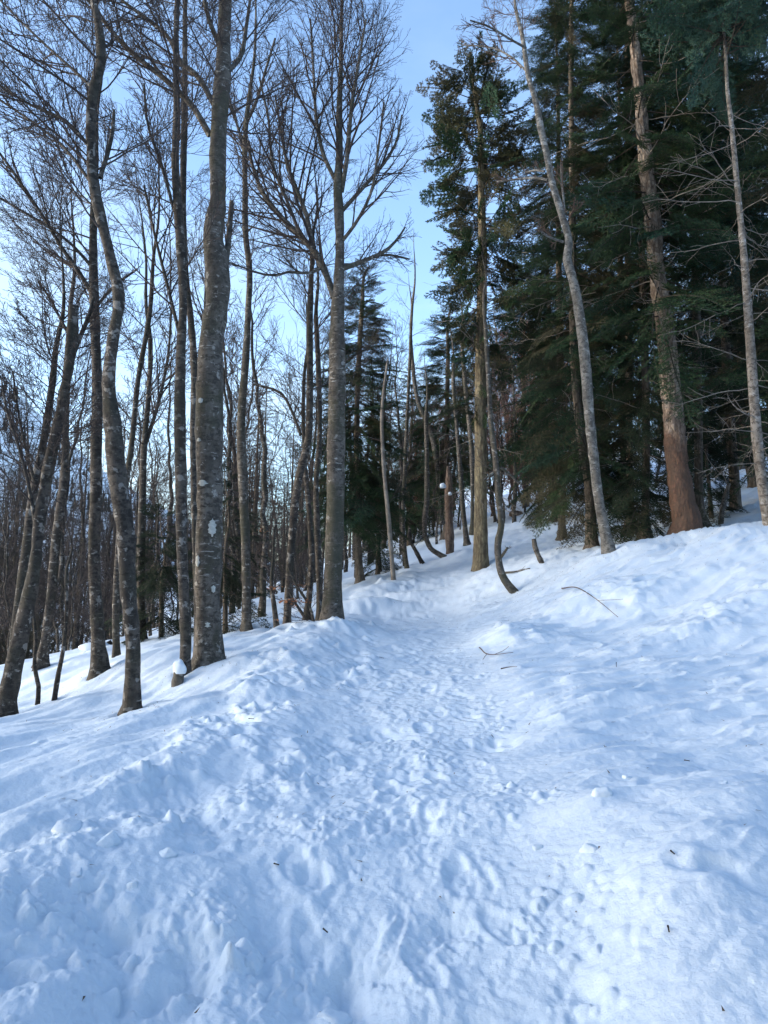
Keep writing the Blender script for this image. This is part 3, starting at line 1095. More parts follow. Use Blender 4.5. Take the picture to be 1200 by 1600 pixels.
# ---- hero trees, left of the lane ----
beech('beech_tree', 'thick straight beech with pale lichen blotches, largest trunk left of the path', 'tree',
      [(327, 1047, 47), (325, 960, 42), (325, 900, 42), (328, 800, 40), (327, 700, 40), (328, 600, 40), (330, 540, 37), (340, 460, 39), (337, 400, 40), (333, 370, 36), (340, 320, 29), (340, 250, 27), (343, 180, 26), (348, 120, 25), (350, 60, 21), (352, 0, 20)],
      10, ext=4.2, seed=11, auto=22, arange=(.55, .99), alen=(1.5, 3.4),
      limbs=[[(352, 415, 12), (357, 375, 11), (362, 315, 9)], [(328, 212, 12), (300, 165, 11), (265, 130, 10), (215, 90, 9), (175, 50, 8), (150, 15, 7), (120, -20, 5)],
             [(335, 165, 11), (305, 115, 10), (280, 95, 9), (265, 60, 8), (230, 30, 7), (190, 0, 5), (150, -40, 4)], [(342, 70, 10), (325, 25, 9), (315, -30, 6)], [(356, 112, 10), (375, 90, 9), (385, 40, 7), (392, -10, 5)]],
      marks=[('lichen_patch', 336, 826, 11, 30, 'lichen', 'pale lichen blotch shaped like a bottle', 10), ('lichen_patch', 321, 757, 15, 10, 'lichen', None, 10), ('lichen_patch', 314, 877, 7, 18, 'lichen', None, 10),
             ('lichen_patch', 337, 920, 6, 12, 'lichen', None, 10), ('lichen_patch', 315, 690, 10, 6, 'lichen', None, 10), ('lichen_patch', 329, 975, 8, 8, 'lichen', None, 10), ('lichen_patch', 318, 630, 8, 9, 'lichen', None, 10)])

beech('beech_tree', 'crooked beech bending to and fro, its foot nearest the camera on the left bank', 'tree',
      [(205, 1121, 30), (207, 1060, 25), (208, 1010, 24), (200, 920, 24), (197, 840, 27), (183, 740, 26), (178, 680, 25), (170, 600, 20), (178, 520, 20), (186, 475, 20), (172, 400, 18), (155, 330, 18), (147, 290, 16), (142, 220, 15), (145, 150, 16), (158, 90, 15), (152, 30, 12), (146, 0, 11)],
      8, ext=3.0, seed=12, auto=24, arange=(.48, .99), alen=(1.2, 2.9), bias=(-1.0, .2, .2), mat='beech_dark', rough=.08,
      limbs=[[(156, 278, 8), (168, 240, 8), (176, 205, 7), (178, 172, 5)], [(148, 140, 8), (110, 105, 6), (60, 60, 5), (0, 0, 4)], [(140, 230, 8), (105, 190, 6), (50, 165, 5), (-20, 120, 4)], [(142, 285, 7), (100, 230, 6), (50, 190, 5), (-10, 150, 4)],
             [(158, 70, 6), (170, 72, 6), (176, 55, 5), (172, 30, 4)]])

beech('beech_tree', 'slim upright beech just left of the crooked one, with a long left limb', 'tree',
      [(157, 1055, 26), (151, 960, 20), (147, 860, 17), (150, 760, 17), (150, 700, 17), (152, 620, 17), (149, 520, 16), (146, 430, 14), (146, 345, 11), (150, 250, 8), (152, 170, 6)],
      11.5, ext=2.5, seed=13, auto=22, arange=(.5, .98), alen=(1.2, 3.0), bias=(-.8, 0, .2), mat='beech_dark',
      limbs=[[(144, 460, 9), (120, 420, 8), (95, 385, 7), (75, 350, 6), (45, 305, 6), (0, 240, 5), (-40, 190, 4)], [(146, 420, 7), (110, 380, 5), (60, 345, 5), (0, 310, 4)], [(150, 480, 6), (175, 450, 5), (215, 420, 4)]])

beech('beech_tree', 'slender beech rising beside the snow-capped stump, left of the thick beech', 'tree',
      [(289, 1062, 17), (290, 990, 18), (285, 880, 17), (283, 760, 17), (281, 650, 17), (283, 540, 15), (286, 480, 13), (283, 390, 17), (278, 320, 15), (274, 260, 12), (276, 180, 11), (275, 100, 9), (277, 0, 8)],
      9.7, ext=3, seed=14, auto=18, arange=(.45, .98), alen=(1.1, 2.6), mat='beech_dark',
      limbs=[[(272, 330, 6), (250, 250, 6), (232, 200, 5), (225, 130, 4)], [(280, 520, 7), (255, 420, 6), (240, 360, 5), (225, 290, 4)]])

beech('beech_tree', 'thin dark beech stem half hidden behind the thick lichen-blotched beech', 'tree',
      [(309, 1008, 11), (307, 900, 11), (304, 800, 10), (302, 690, 10), (303, 560, 11), (298, 500, 11), (290, 430, 11), (287, 380, 11), (286, 300, 10), (288, 200, 10), (289, 100, 8), (290, 0, 7)],
      12.2, ext=3, seed=15, auto=13, arange=(.5, .98), alen=(1.1, 2.5), mat='beech_dark', limbs=[[(303, 600, 6), (318, 520, 5), (322, 440, 4), (330, 380, 3)]])

beech('beech_tree', 'leaning beech with a broken bushy top at the left edge of the wood', 'tree',
      [(5, 1124, 27), (18, 1060, 24), (33, 988, 22), (52, 899, 20), (62, 810, 18), (80, 712, 16), (103, 600, 16), (112, 536, 18), (116, 478, 13)],
      9.5, ext=0, seed=16, auto=16, arange=(.55, .99), alen=(.9, 2.0), mat='beech_dark', rough=.1,
      limbs=[[(112, 560, 9), (128, 520, 8), (140, 490, 7), (146, 465, 5)], [(112, 530, 8), (95, 500, 6), (80, 470, 5), (60, 440, 4)], [(57, 830, 7), (45, 760, 6), (30, 700, 5), (10, 640, 4), (2, 590, 3)]])
beech('beech_tree', 'thinner leaning twin stem close behind the broken-topped beech at the left edge', 'tree',
      [(14, 1096, 17), (24, 995, 15), (41, 858, 15), (52, 770, 13), (58, 740, 12), (68, 690, 11), (82, 600, 10), (88, 540, 8)],
      10.3, ext=2.0, seed=17, auto=16, arange=(.45, .99), alen=(.9, 2.2), mat='beech_dark', limbs=[[(56, 760, 6), (40, 700, 5), (28, 640, 4), (20, 580, 3)]])
beech('beech_tree', 'grey beech behind the leaning pair, leaning the same way at the far left', 'tree',
      [(66, 1032, 15), (80, 930, 14), (88, 840, 13), (100, 740, 12), (103, 640, 10), (108, 560, 8), (110, 480, 7)], 14, ext=3, seed=18, auto=16, arange=(.4, .99), alen=(1., 2.6), mat='beech_dark', levels=2)

beech('beech_tree', 'slim kinked beech standing between the thick beech and the forked beech', 'tree',
      [(385, 987, 15), (385, 930, 14), (384, 860, 14), (380, 760, 14), (377, 650, 13), (383, 575, 12), (388, 480, 10), (390, 420, 10), (384, 370, 10), (383, 300, 9), (384, 200, 8), (388, 160, 7)],
      14, ext=3.5, seed=19, auto=18, arange=(.5, .99), alen=(1.2, 2.8), levels=2,
      limbs=[[(384, 250, 7), (372, 200, 6), (360, 160, 5), (350, 110, 4)], [(386, 190, 7), (400, 160, 6), (412, 120, 5), (430, 60, 4)]])

beech('beech_tree', 'tall grey beech with a spreading forked crown at the left edge of the path', 'tree',
      [(518, 983, 35), (520, 930, 31), (521, 880, 30), (524, 800, 28), (525, 700, 27), (527, 600, 26), (527, 500, 24), (529, 450, 19), (531, 400, 16), (530, 340, 15), (528, 290, 14), (530, 250, 12), (530, 180, 10), (533, 90, 7), (535, 0, 5)],
      12.5, ext=1.8, seed=20, auto=24, arange=(.62, .99), alen=(1.3, 3.3), aang=(22, 48), trop=.10,
      limbs=[[(522, 465, 14), (510, 430, 13), (500, 405, 12), (470, 370, 11), (440, 340, 10), (410, 300, 9), (395, 260, 7), (388, 220, 5)], [(510, 432, 10), (490, 390, 10), (480, 340, 9), (465, 300, 8), (450, 260, 7), (440, 210, 6), (430, 150, 4)],
             [(535, 420, 10), (575, 405, 8), (605, 390, 7), (622, 372, 5), (633, 355, 3)], [(534, 330, 8), (570, 290, 7), (600, 255, 6), (618, 225, 5), (628, 180, 4)], [(500, 420, 6), (478, 428, 5), (455, 424, 5), (430, 431, 4), (405, 427, 4), (372, 415, 3), (340, 404, 2)],
             [(534, 300, 9), (543, 240, 9), (548, 180, 8), (560, 100, 6), (572, 30, 4)], [(532, 380, 8), (555, 350, 7), (580, 300, 6), (590, 240, 5), (600, 160, 4)], [(528, 290, 8), (505, 240, 8), (495, 190, 7), (490, 110, 5), (485, 30, 4)],
             [(470, 370, 7), (455, 330, 7), (425, 250, 6), (420, 190, 5), (405, 120, 4)], [(538, 415, 6), (560, 412, 5), (600, 398, 5), (640, 405, 3)]])

# slimmer stems just behind the forked beech
beech('beech_tree', 'slim grey beech left of the forked beech, leaning gently to the right', 'tree',
      [(448, 988, 13), (450, 937, 12), (456, 844, 12), (466, 750, 12), (481, 687, 12), (484, 610, 11), (484, 500, 10), (487, 420, 7), (490, 360, 5)], 13.2, ext=1.6, seed=21, auto=18, arange=(.4, .99), alen=(.9, 2.4), levels=2, mat='beech_dark',
      limbs=[[(470, 680, 6), (455, 640, 5), (440, 615, 5), (395, 600, 4)]])
beech('beech_tree', 'thin blackish stem close against the left side of the forked beech', 'tree',
      [(500, 972, 11), (499, 900, 10), (495, 812, 9), (494, 750, 8), (499, 690, 8), (497, 562, 8), (494, 480, 6)], 13.6, ext=2, seed=22, auto=14, arange=(.45, .99), alen=(.8, 2.0), levels=2, mat='beech_dark')
beech('beech_tree', 'thin beech stem with a wavy trunk, second one left of the forked beech', 'tree',
      [(479, 970, 10), (487, 875, 9), (484, 812, 8), (478, 750, 7), (474, 660, 6), (476, 580, 5)], 13.9, ext=2.2, seed=23, auto=14, arange=(.4, .99), alen=(.8, 1.9), levels=2, mat='beech_dark')
beech('beech_sapling', 'bare thin sapling with a kinked foot at the left of the orange-leaved shoots', 'sapling',
      [(433, 985, 8), (428, 945, 7), (424, 912, 6), (427, 870, 4), (430, 820, 3)], 12.6, ext=.8, seed=24, auto=9, arange=(.3, .99), alen=(.4, 1.0), levels=2, dens=.7, mat='beech_dark')
beech('beech_sapling', 'crooked dark sapling in the snow hollow between the leaning pair and the log', 'sapling',
      [(58, 1107, 6), (60, 1070, 6), (54, 1045, 6), (56, 1000, 5), (52, 950, 4), (55, 900, 3)], 11, ext=.8, seed=25, auto=9, arange=(.4, .99), alen=(.4, .9), levels=2, dens=.6, mat='beech_dark')
beech('beech_sapling', 'slanting dark sapling rising to the right from the snow hollow at the left', 'sapling',
      [(84, 1100, 7), (90, 1060, 7), (98, 1020, 6), (104, 950, 5), (106, 880, 4)], 11, ext=.8, seed=26, auto=9, arange=(.4, .99), alen=(.4, 1.), levels=2, dens=.6, mat='beech_dark')
beech('beech_tree', 'slim dark stem between the slim upright beech and the crooked beech', 'tree',
      [(182, 1036, 12), (181, 960, 11), (184, 880, 10), (190, 800, 9), (205, 700, 9), (215, 600, 8), (235, 480, 7), (240, 400, 5)], 13, ext=3, seed=27, auto=18, arange=(.4, .99), alen=(1., 2.6), levels=2, mat='beech_dark')
beech('beech_tree', 'grey beech behind the crooked beech, forking into two thin stems', 'tree',
      [(222, 1000, 13), (220, 900, 12), (222, 800, 11), (225, 700, 10), (232, 620, 8), (235, 540, 7), (228, 470, 5)], 15.5, ext=3.5, seed=28, auto=18, arange=(.4, .99), alen=(1., 2.8), levels=2, mat='beech_dark',
      limbs=[[(226, 700, 7), (250, 620, 6), (262, 560, 5), (268, 480, 4)]])

# stump with a cap of snow
def snow_cap(name, loc, rx, ry, rz, label, cat='snow', seed=3, parent=None):
    g = np.random.default_rng(seed)
    n, m = 14, 9
    vs_, fs = [], []
    for j in range(m):
        el = -.45 + (math.pi / 2 + .45) * j / (m - 1)
        for i in range(n):
            a = i * 2 * math.pi / n
            k = 1 + .13 * math.sin(a * 2 + seed) + .09 * math.sin(a * 3 + j)
            vs_.append((math.cos(a) * math.cos(el) * rx * k, math.sin(a) * math.cos(el) * ry * k, math.sin(el) * rz * (1 + .1 * math.sin(a + j))))
    for j in range(m - 1):
        for i in range(n):
            fs.append((j * n + i, j * n + (i + 1) % n, (j + 1) * n + (i + 1) % n, (j + 1) * n + i))
    me = mesh_np(name, np.array(vs_), [np.array(fs), np.arange(n)[None, ::-1]], M['snow'])
    if parent is not None:
        o = part(name, me, parent)
        o.location = loc
        return o
    return solo(name, me, label, cat, loc)


b0 = pt(277, 1083, 9.45)
t = thing('stump', 'short broken stump wearing a cap of snow, left of the thick beech', 'stump', b0)
s = trunk_line([(277, 1084, 17), (278, 1062, 17), (280, 1044, 16)], 9.45, 0, .4)
part('trunk', trunk_mesh('trunk', s, b0, M['beech_low'], 12, .1, rng, .15), t)
snow_cap('snow_cap', pt(280, 1046, 9.45) - b0, .085, .085, .12, None, parent=t)

# ---- lane edge and right side ----
t, sH = fir('tall fir with a ragged thin crown, yellowish trunk above, standing right of the path', [(751, 888, 25), (751, 830, 22), (751, 778, 20), (751, 675, 19), (751, 606, 18), (751, 545, 17), (753, 469, 16), (754, 400, 14), (752, 300, 11), (750, 200, 8), (749, 110, 2)],
             20, 14.2, 1.5, z0=.32, gap=.235, per=6, key='open', mat='fir_yellow', seed=31, prune=.30, prof=[(.3, .7), (.45, 1.2), (.55, 1.5), (.70, 1.5), (.82, 1.75), (.92, 1.65), (1.0, 1.1)], dead=60, dead_rng=(.12, .75), shape=.08, keymix=('open_green', .35), flare=.12, scales=.010, toppitch=22, wild=True)
for (px, py, az, sc) in ((745, 628, 3.1, .75), (745, 640, 2.9, .6), (742, 500, 3.3, .7)):
    place_on(sH, pt(751, 888, 20), t, pt(px, py, 20)[2], az, -.1, BOUGH['dark'][1], sc, 'bough')

beech('bare_tree', 'thin bare tree with a foot curved like a hook beside the ragged fir', 'tree',
      [(804, 926, 14), (794, 914, 13), (785, 900, 12), (779, 874, 12), (778, 847, 11), (783, 826, 10), (779, 778, 9), (775, 727, 9), (767, 658, 8), (763, 589, 7), (759, 520, 6), (757, 450, 4)],
      15.5, ext=.8, seed=32, auto=10, arange=(.35, .98), alen=(.5, 1.6), levels=2, mat='beech', flare=0, root=.1, dens=.7, limbs=[[(782, 872, 5), (789, 862, 5), (793, 856, 4)], [(782, 730, 5), (795, 740, 4), (812, 756, 4)], [(776, 735, 5), (762, 745, 4), (757, 750, 3)]])

beech('pale_tree', 'pale leaning tree with whitish bark in front of the dark firs', 'tree',
      [(952, 867, 20), (945, 830, 17), (938, 795, 16), (927, 709, 16), (920, 640, 16), (915, 572, 16), (907, 503, 15), (900, 458, 15), (893, 430, 14), (886, 402, 15), (889, 385, 13), (877, 333, 12), (862, 283, 10), (853, 235, 10), (846, 205, 11), (837, 158, 9), (825, 117, 8), (817, 62, 7), (804, 0, 5)],
      14, ext=1.5, seed=33, auto=12, arange=(.82, .99), alen=(1., 2.2), levels=3, mat='pale', flare=.12, twig='twig_brown', rough=.05,
      limbs=[[(856, 281, 5), (835, 278, 5), (810, 280, 4), (776, 284, 3)], [(851, 268, 4), (838, 266, 4), (820, 270, 3)], [(880, 378, 5), (862, 372, 4), (848, 364, 4), (840, 352, 3)], [(882, 330, 4), (879, 295, 4), (876, 258, 3)], [(888, 345, 3), (895, 328, 3), (898, 315, 2)],
             [(822, 75, 5), (795, 60, 4), (765, 42, 4), (735, 32, 3)], [(830, 120, 4), (800, 90, 4), (770, 75, 3), (720, 70, 2)]])

fir('massive fir with a flared red-brown trunk, largest trunk on the right', [(1071, 845, 50), (1072, 815, 42), (1066, 780, 39), (1061, 744, 35), (1053, 675, 32), (1048, 606, 30), (1041, 520, 28), (1030, 452, 26), (1018, 330, 25), (1006, 229, 22), (997, 130, 17), (985, 20, 14), (982, 0, 13)],
    15.5, 21, 2.6, z0=.22, gap=.40, per=5, key='green', mat='fir_tan', seed=41, prune=.22, dead=40, dead_rng=(.2, .55), shape=.6, keymix=('tuft_green', .4), flare=.22, dead_len=1.3, rough=.04, scales=.028)

fir('dense dark fir with boughs to the snow, right behind the pale leaning tree', [(1008, 828, 13), (1010, 700, 12), (1008, 560, 11), (1003, 400, 10), (1000, 300, 8)],
    16.6, 14.5, 1.75, z0=.03, gap=.30, per=5, key='dark', mat='fir_grey', seed=42, prune=.15, shape=.7, dead=30, keymix=('olive', .3), limit=280)
fir('tall dark fir behind the pale leaning tree, its edge bounding the open sky', [(925, 862, 20), (920, 761, 16), (907, 675, 14), (898, 572, 13), (895, 400, 11), (893, 200, 9), (892, 60, 7)],
    17, 18, 1.8, z0=.05, gap=.32, per=6, key='green', mat='fir_grey', seed=43, prune=.2, shape=.5, dead=40, keymix=('olive', .35), limit=290)
fir('slim ringed fir with long bare side twigs at the right edge', [(1204, 830, 19), (1197, 790, 18), (1189, 744, 17), (1182, 675, 16), (1177, 606, 15), (1170, 503, 13), (1162, 396, 11), (1152, 292, 9), (1142, 187, 7), (1137, 146, 6)],
    13, 11.5, 1.4, z0=.79, gap=.16, per=6, wild=True, key='tuft_blue', mat='ringed', seed=44, dead=60, dead_rng=(.1, .68), shape=.6, flare=.1, dead_len=.95)
fir('dark fir with a bare lower trunk between the red-trunked fir and the ringed fir', [(1150, 800, 17), (1146, 730, 16), (1142, 675, 15), (1135, 560, 14), (1128, 400, 12), (1122, 200, 9)],
    19.5, 18, 2.1, z0=.11, gap=.33, per=6, key='dark', mat='fir_grey', seed=45, prune=.15, dead=50, dead_rng=(.04, .4), shape=.6, keymix=('olive', .3))
fir('dark fir behind the ringed fir at the right edge', [(1181, 768, 19), (1172, 720, 18), (1166, 692, 17), (1160, 560, 16), (1155, 300, 12)],
    23, 20, 2.4, z0=.10, gap=.40, per=6, key='dark', mat='fir_grey', seed=46, prune=.1, dead=20, dead_rng=(.04, .3), shape=.6, keymix=('green', .5))
fir('blue-green fir reaching in from beyond the right edge', [(1330, 800, 20), (1322, 600, 18), (1312, 300, 14)],
    14.5, 17, 2.7, z0=.16, gap=.38, per=6, key='green', mat='fir_grey', seed=47, prune=.1, shape=.55, dead=12, keymix=('olive', .3))
fir('blue-green fir filling the top right behind the red-trunked fir', [(1092, 805, 15), (1090, 600, 14), (1085, 300, 11), (1082, 60, 8)],
    17, 19, 1.9, z0=.34, gap=.27, per=6, wild=True, key='tuft_blue', mat='fir_grey', seed=48, prune=.12, shape=.35, keymix=('tuft_green', .3), dead=40, dead_rng=(.06, .4))
fir('mid-green fir right of the reddish thicket, branches low over the snow', [(868, 806, 11), (864, 720, 10), (860, 600, 8), (858, 480, 6), (856, 400, 4)],
    27, 11.5, 2.0, z0=.05, gap=.36, per=5, key='olive', mat='fir_grey', seed=49, prune=.1, shape=.7, keymix=('green', .6))
fir('dark fir standing midway between the pale tree and the red-trunked fir', [(975, 800, 13), (972, 600, 11), (968, 300, 8)],
    25, 20, 2.2, z0=.08, gap=.40, per=6, key='dark', mat='fir_grey', seed=50, prune=.35, shape=.55, keymix=('green', .4))
fir('fir with a pale lower trunk behind the forked beech, left of the path', [(563, 914, 16), (561, 880, 12), (559, 800, 10), (557, 700, 9), (561, 560, 8), (566, 480, 7), (574, 420, 3)],
    21.5, 9.8, 1.9, z0=.22, gap=.17, per=6, key='green', mat='fir_grey', seed=51, prune=.12, dead=26, dead_rng=(.06, .35), shape=.55, keymix=('olive', .45), flare=.2, dead_len=.7)
fir('broad fir far up the path behind the ragged fir, crown against the pale sky', [(697, 835, 10), (698, 700, 8), (700, 560, 6), (702, 490, 3)],
    32, 10.6, 2.6, z0=.22, gap=.26, per=6, key='green', mat='fir_grey', seed=52, prune=.12, dead=14, dead_rng=(.1, .4), shape=.6, keymix=('olive', .4))
fir('dark fir close behind the right side of the ragged fir', [(822, 800, 11), (820, 700, 9), (818, 560, 6)], 34, 12.5, 2.3, z0=.55, gap=.24, per=6, key='green', mat='fir_grey', seed=57, prune=.1, shape=.6, keymix=('olive', .4))
fir('slim fir at the left edge of the upper path, behind the dead pale pole', [(640, 850, 9), (641, 760, 7), (642, 680, 4)], 36, 9.0, 2.0, z0=.1, gap=.28, per=6, key='green', mat='fir_grey', seed=58, prune=.1, shape=.7, keymix=('dark', .5))
fir('shadowy green fir filling the gap between the pale tree and the massive trunk', [(985, 815, 12), (983, 600, 11), (980, 300, 8)], 19, 19, 2.3, z0=.12, gap=.36, per=6, key='green', mat='fir_grey', seed=59, prune=.5, shape=.5, keymix=('dark', .4))
fir('dark green fir left of the pale tree top, its crown edge against the sky', [(878, 838, 12), (876, 600, 11), (872, 300, 8)], 22, 19, 2.1, z0=.14, gap=.36, per=6, key='green', mat='fir_grey', seed=60, prune=.08, shape=.45, keymix=('dark', .5))
fir('small snow-laden fir with low boughs under the red-trunked fir', [(1112, 812, 7), (1108, 760, 6), (1104, 700, 4)],
    19, 2.6, 1.0, z0=.1, gap=.2, per=5, key='dark', mat='fir_grey', seed=53, prune=.1, shape=.6, flare=.1)
fir('little fir with boughs lying on the snow behind the thick beech', [(352, 990, 8), (352, 930, 7), (353, 850, 5)],
    14.5, 3.4, 1.15, z0=.04, gap=.24, per=5, key='dark', mat='fir_grey', seed=54, prune=.1, shape=.6, flare=.1)
fir('low dark fir whose fronds lie on the snow left of the slender beech', [(252, 1000, 8), (252, 960, 7), (253, 900, 5)],
    15.2, 2.6, 1.35, z0=.03, gap=.22, per=5, key='dark', mat='fir_grey', seed=55, prune=.15, shape=.5, flare=.1)
fir('little fir at the foot of the tree line behind the pale fir trunk', [(590, 886, 6), (590, 850, 5), (590, 800, 3)],
    25, 2.4, 1.0, z0=.05, gap=.22, per=5, key='dark', mat='fir_grey', seed=56, prune=.1, shape=.6, flare=.1)

# broken trunk with a clump of snow
b0 = pt(703, 864, 26)
t = thing('snag', 'short broken brown snag with snow caught on its top, left of the ragged fir', 'snag', b0)
s = trunk_line([(703, 866, 14), (702, 820, 13), (701, 778, 12), (701, 745, 10), (700, 728, 4)], 26)
part('trunk', trunk_mesh('trunk', s, b0, M['fir_bark'], 12, .1, rng, .1), t)
place_on(s, b0, t, pt(700, 765, 26)[2], 2.8, .3, DEAD[0], .25, 'dead_branch')
snow_cap('snow_cap', pt(692, 760, 25.75) - b0, .10, .10, .12, None, seed=8, parent=t)
snow_cap('snow_cap', pt(703, 772, 25.75) - b0, .06, .06, .08, None, seed=9, parent=t)

# thin stems up the lane
thin = [
    ('dead pale pole of a tree with a bare tip, left of the upper path', [(615, 909, 9), (608, 820, 7), (599, 720, 6), (597, 640, 5), (602, 590, 4), (606, 562, 3)], 20, 'dead', 4, 0),
    ('thin grey stem at the left edge of the upper path, reaching into the pale sky', [(636, 892, 8), (630, 830, 7), (633, 727, 6), (640, 572, 5), (645, 470, 4)], 24, 'beech', 9, 2.5),
    ('slim bare tree that leans left across the gap above the upper path', [(690, 812, 9), (686, 761, 8), (676, 685, 8), (652, 623, 7), (645, 572, 6), (642, 500, 4)], 31, 'beech', 9, 2),
    ('thin grey stem with a foot bent along the snow, left of the broken snag', [(688, 867, 8), (674, 858, 8), (666, 842, 8), (667, 780, 8), (667, 709, 7), (666, 640, 5)], 25, 'beech', 6, 2),
    ('thin grey stem between the broken snag and the ragged fir', [(729, 844, 9), (724, 800, 8), (720, 744, 7), (713, 658, 6), (708, 580, 5)], 27, 'beech', 9, 2),
    ('thin grey stem close behind the left side of the ragged fir', [(738, 828, 8), (737, 709, 7), (727, 606, 6), (722, 520, 5)], 29, 'beech', 9, 2),
    ('slim pale tree leaning left in front of the reddish thicket', [(828, 786, 9), (817, 745, 8), (806, 709, 8), (796, 670, 7), (789, 640, 7), (782, 592, 6), (776, 540, 4)], 36, 'pale', 8, 2),
    ('bent thin tree right of the pale leaning stem, before the reddish thicket', [(838, 760, 8), (830, 738, 7), (818, 714, 6), (808, 690, 5), (800, 650, 4)], 38, 'beech', 6, 1),
    ('short forked dark shoot bent over the snow at the left of the upper path', [(656, 873, 6), (648, 858, 6), (641, 845, 5), (640, 825, 4)], 25, 'beech_dark', 3, 0),
    ('dark thin stem at the tree line behind the dead pale pole', [(594, 892, 6), (592, 850, 5), (594, 760, 5), (596, 660, 4)], 25.5, 'beech_dark', 7, 2),
    ('thin dark stem close to the right of the thin grey stem on the upper path', [(632, 886, 5), (628, 840, 5), (626, 760, 4)], 26, 'beech_dark', 5, 1.5),
]
for i, (lab, poly, Y, mt, na, ext) in enumerate(thin):
    beech('bare_tree', lab, 'tree', poly, Y, ext=ext, seed=70 + i, auto=na, arange=(.35, .98), alen=(.6, 1.8), levels=2, mat=mt, dens=.6, sides=8, flare=.1, group='thin bare stems along the upper path', root=.2)

beech('stub', 'short curved dead stub sticking out of the snow left of the pale leaning tree', 'stub', [(847, 881, 9), (841, 868, 8), (836, 855, 8), (834, 842, 7)], 16.5, seed=90, mat='beech', flare=0, root=.1, sides=9)
beech('stub', 'leaning thin snag among low fir boughs, left of the ringed fir', 'stub', [(1126, 821, 9), (1129, 795, 8), (1135, 770, 7), (1139, 755, 5)], 17.6, seed=91, mat='beech', flare=0, sides=9)
beech('fallen_branch', 'bare dead branch leaning out of the snow at the foot of the forked beech', 'branch', [(488, 988, 6), (474, 962, 5), (460, 940, 4), (452, 925, 3)], 12.3, seed=92, mat='beech_dark', flare=0, sides=7, auto=4, arange=(.4, 1), alen=(.2, .5), levels=2, dens=.4)


def ground_line(name, label, cat, pix, w, mat, lift=.03, seed=1, twigs=0):
    """a stick that lies on the snow: follows the ground from pixel to pixel"""
    g = np.random.default_rng(seed)
    pts = []
    a, b = hit(*pix[0]), hit(*pix[-1])
    for k, p in enumerate(pix):
        q = hit(*p)
        q[2] = h_mid(q[0], q[1])[0] + lift + .02 * g.random()
        pts.append(q)
    pts = np.array(pts)
    base = pts[0].copy()
    n = max(6, len(pts) * 5)
    s = smooth_line(np.column_stack([pts - base, np.linspace(w, w * .35, len(pts))]), n)
    S = Soup()
    S.add(*tubes(s[None, :, :3], np.maximum(s[None, :, 3], .003), 6, True))
    if twigs:
        P2, R2 = grow(s[None, :, :3], s[None, :, 3], twigs, (.3, 1), (25, 55), .3, 5, .1, .02, g, .003, .6)
        S.add(*tubes(P2, R2, 3))
    return solo(name, S.mesh(name, M[mat]), label, cat, base)


ground_line('fallen_branch', 'knobbly grey branch lying on the snow right of the hook-footed tree', 'branch', [(788, 899), (806, 897), (828, 892)], .03, 'beech', .04, 1, 4)
ground_line('stick', 'long thin brown stick lying across the snow mound', 'stick', [(878, 925), (905, 944), (930, 957), (966, 973)], .011, 'twig_brown', .05, 2, 1)
ground_line('stick', 'short thin twig lying on the snow right of the path', 'stick', [(749, 1017), (768, 1026), (802, 1029)], .009, 'twig_brown', .05, 3, 2)
ground_line('stick', 'tiny twig just below the other twig at the right side of the path', 'stick', [(783, 1050), (795, 1048), (808, 1049)], .008, 'twig_brown', .05, 4, 0)
for k, (pix, lab) in enumerate([([(428, 1342), (436, 1344)], 'dark scrap of bark on the trodden snow, left of the path middle'), ([(505, 1435), (512, 1440)], 'dark curled scrap on the snow in the lower middle of the path'),
                                ([(1050, 1396), (1056, 1400)], 'dark crumb of bark on the smooth snow at the lower right'), ([(1070, 1209), (1078, 1212)], 'small bark scrap on the smooth snow of the right slope'),
                                ([(593, 1021), (600, 1023)], 'dark leaf fragment on the path near the forked beech'), ([(1045, 1494), (1047, 1502)], 'tiny upright needle of wood in the lower right snow'), ([(963, 1037), (963, 1042)], 'dark speck of bark below the long stick on the right'), ([(388, 1148), (396, 1146)], 'dark leaf scrap on the left bank below the thick beech'), ([(768, 1142), (771, 1146)], 'dark fragment in the boot hole right of the path')]):
    ground_line('bark_scrap', lab, 'scrap', pix, .0042, 'dark_wood', .012, 20 + k, 0)

# the log left, the brown boulder up the lane
b0 = pt(121, 1030, 14.8)
g = np.random.default_rng(3)
sl = np.column_stack([np.linspace(0, .55, 8), np.linspace(0, .35, 8), np.linspace(-.02, .27, 8), np.full(8, .085)])
log = thing('log', 'dark sawn log end poking out of the snow beside the slim upright beech', 'log', b0)
part('trunk', trunk_mesh('trunk', sl, np.zeros(3), M['dark_wood'], 12, .08, g), log)
snow_cap('snow_cap', (.30, .2, .20), .34, .26, .12, None, seed=12, parent=log)


def rock(name, label, cat, loc, r, mat, seed, n=16, m=11, cuts=9):
    g = np.random.default_rng(seed)
    vs_, fs = [], []
    pl = g.normal(size=(cuts, 3))
    pl /= np.linalg.norm(pl, axis=1, keepdims=True)
    off = g.uniform(.55, .95, cuts)
    for j in range(m):
        el = -math.pi / 2 + math.pi * j / (m - 1)
        for i in range(n):
            a = i * 2 * math.pi / n
            d = np.array([math.cos(a) * math.cos(el), math.sin(a) * math.cos(el), math.sin(el)])
            k = 1.0
            for p, o in zip(pl, off):
                c = d @ p
                if c > 0:
                    k = min(k, o / c)
            k *= 1 + .03 * g.normal() * (16 / n)
            vs_.append(d * k * np.array(r))
    for j in range(m - 1):
        for i in range(n):
            fs.append((j * n + i, j * n + (i + 1) % n, (j + 1) * n + (i + 1) % n, (j + 1) * n + i))
    return solo(name, mesh_np(name, np.array(vs_), [np.array(fs)], M[mat]), label, cat, loc)


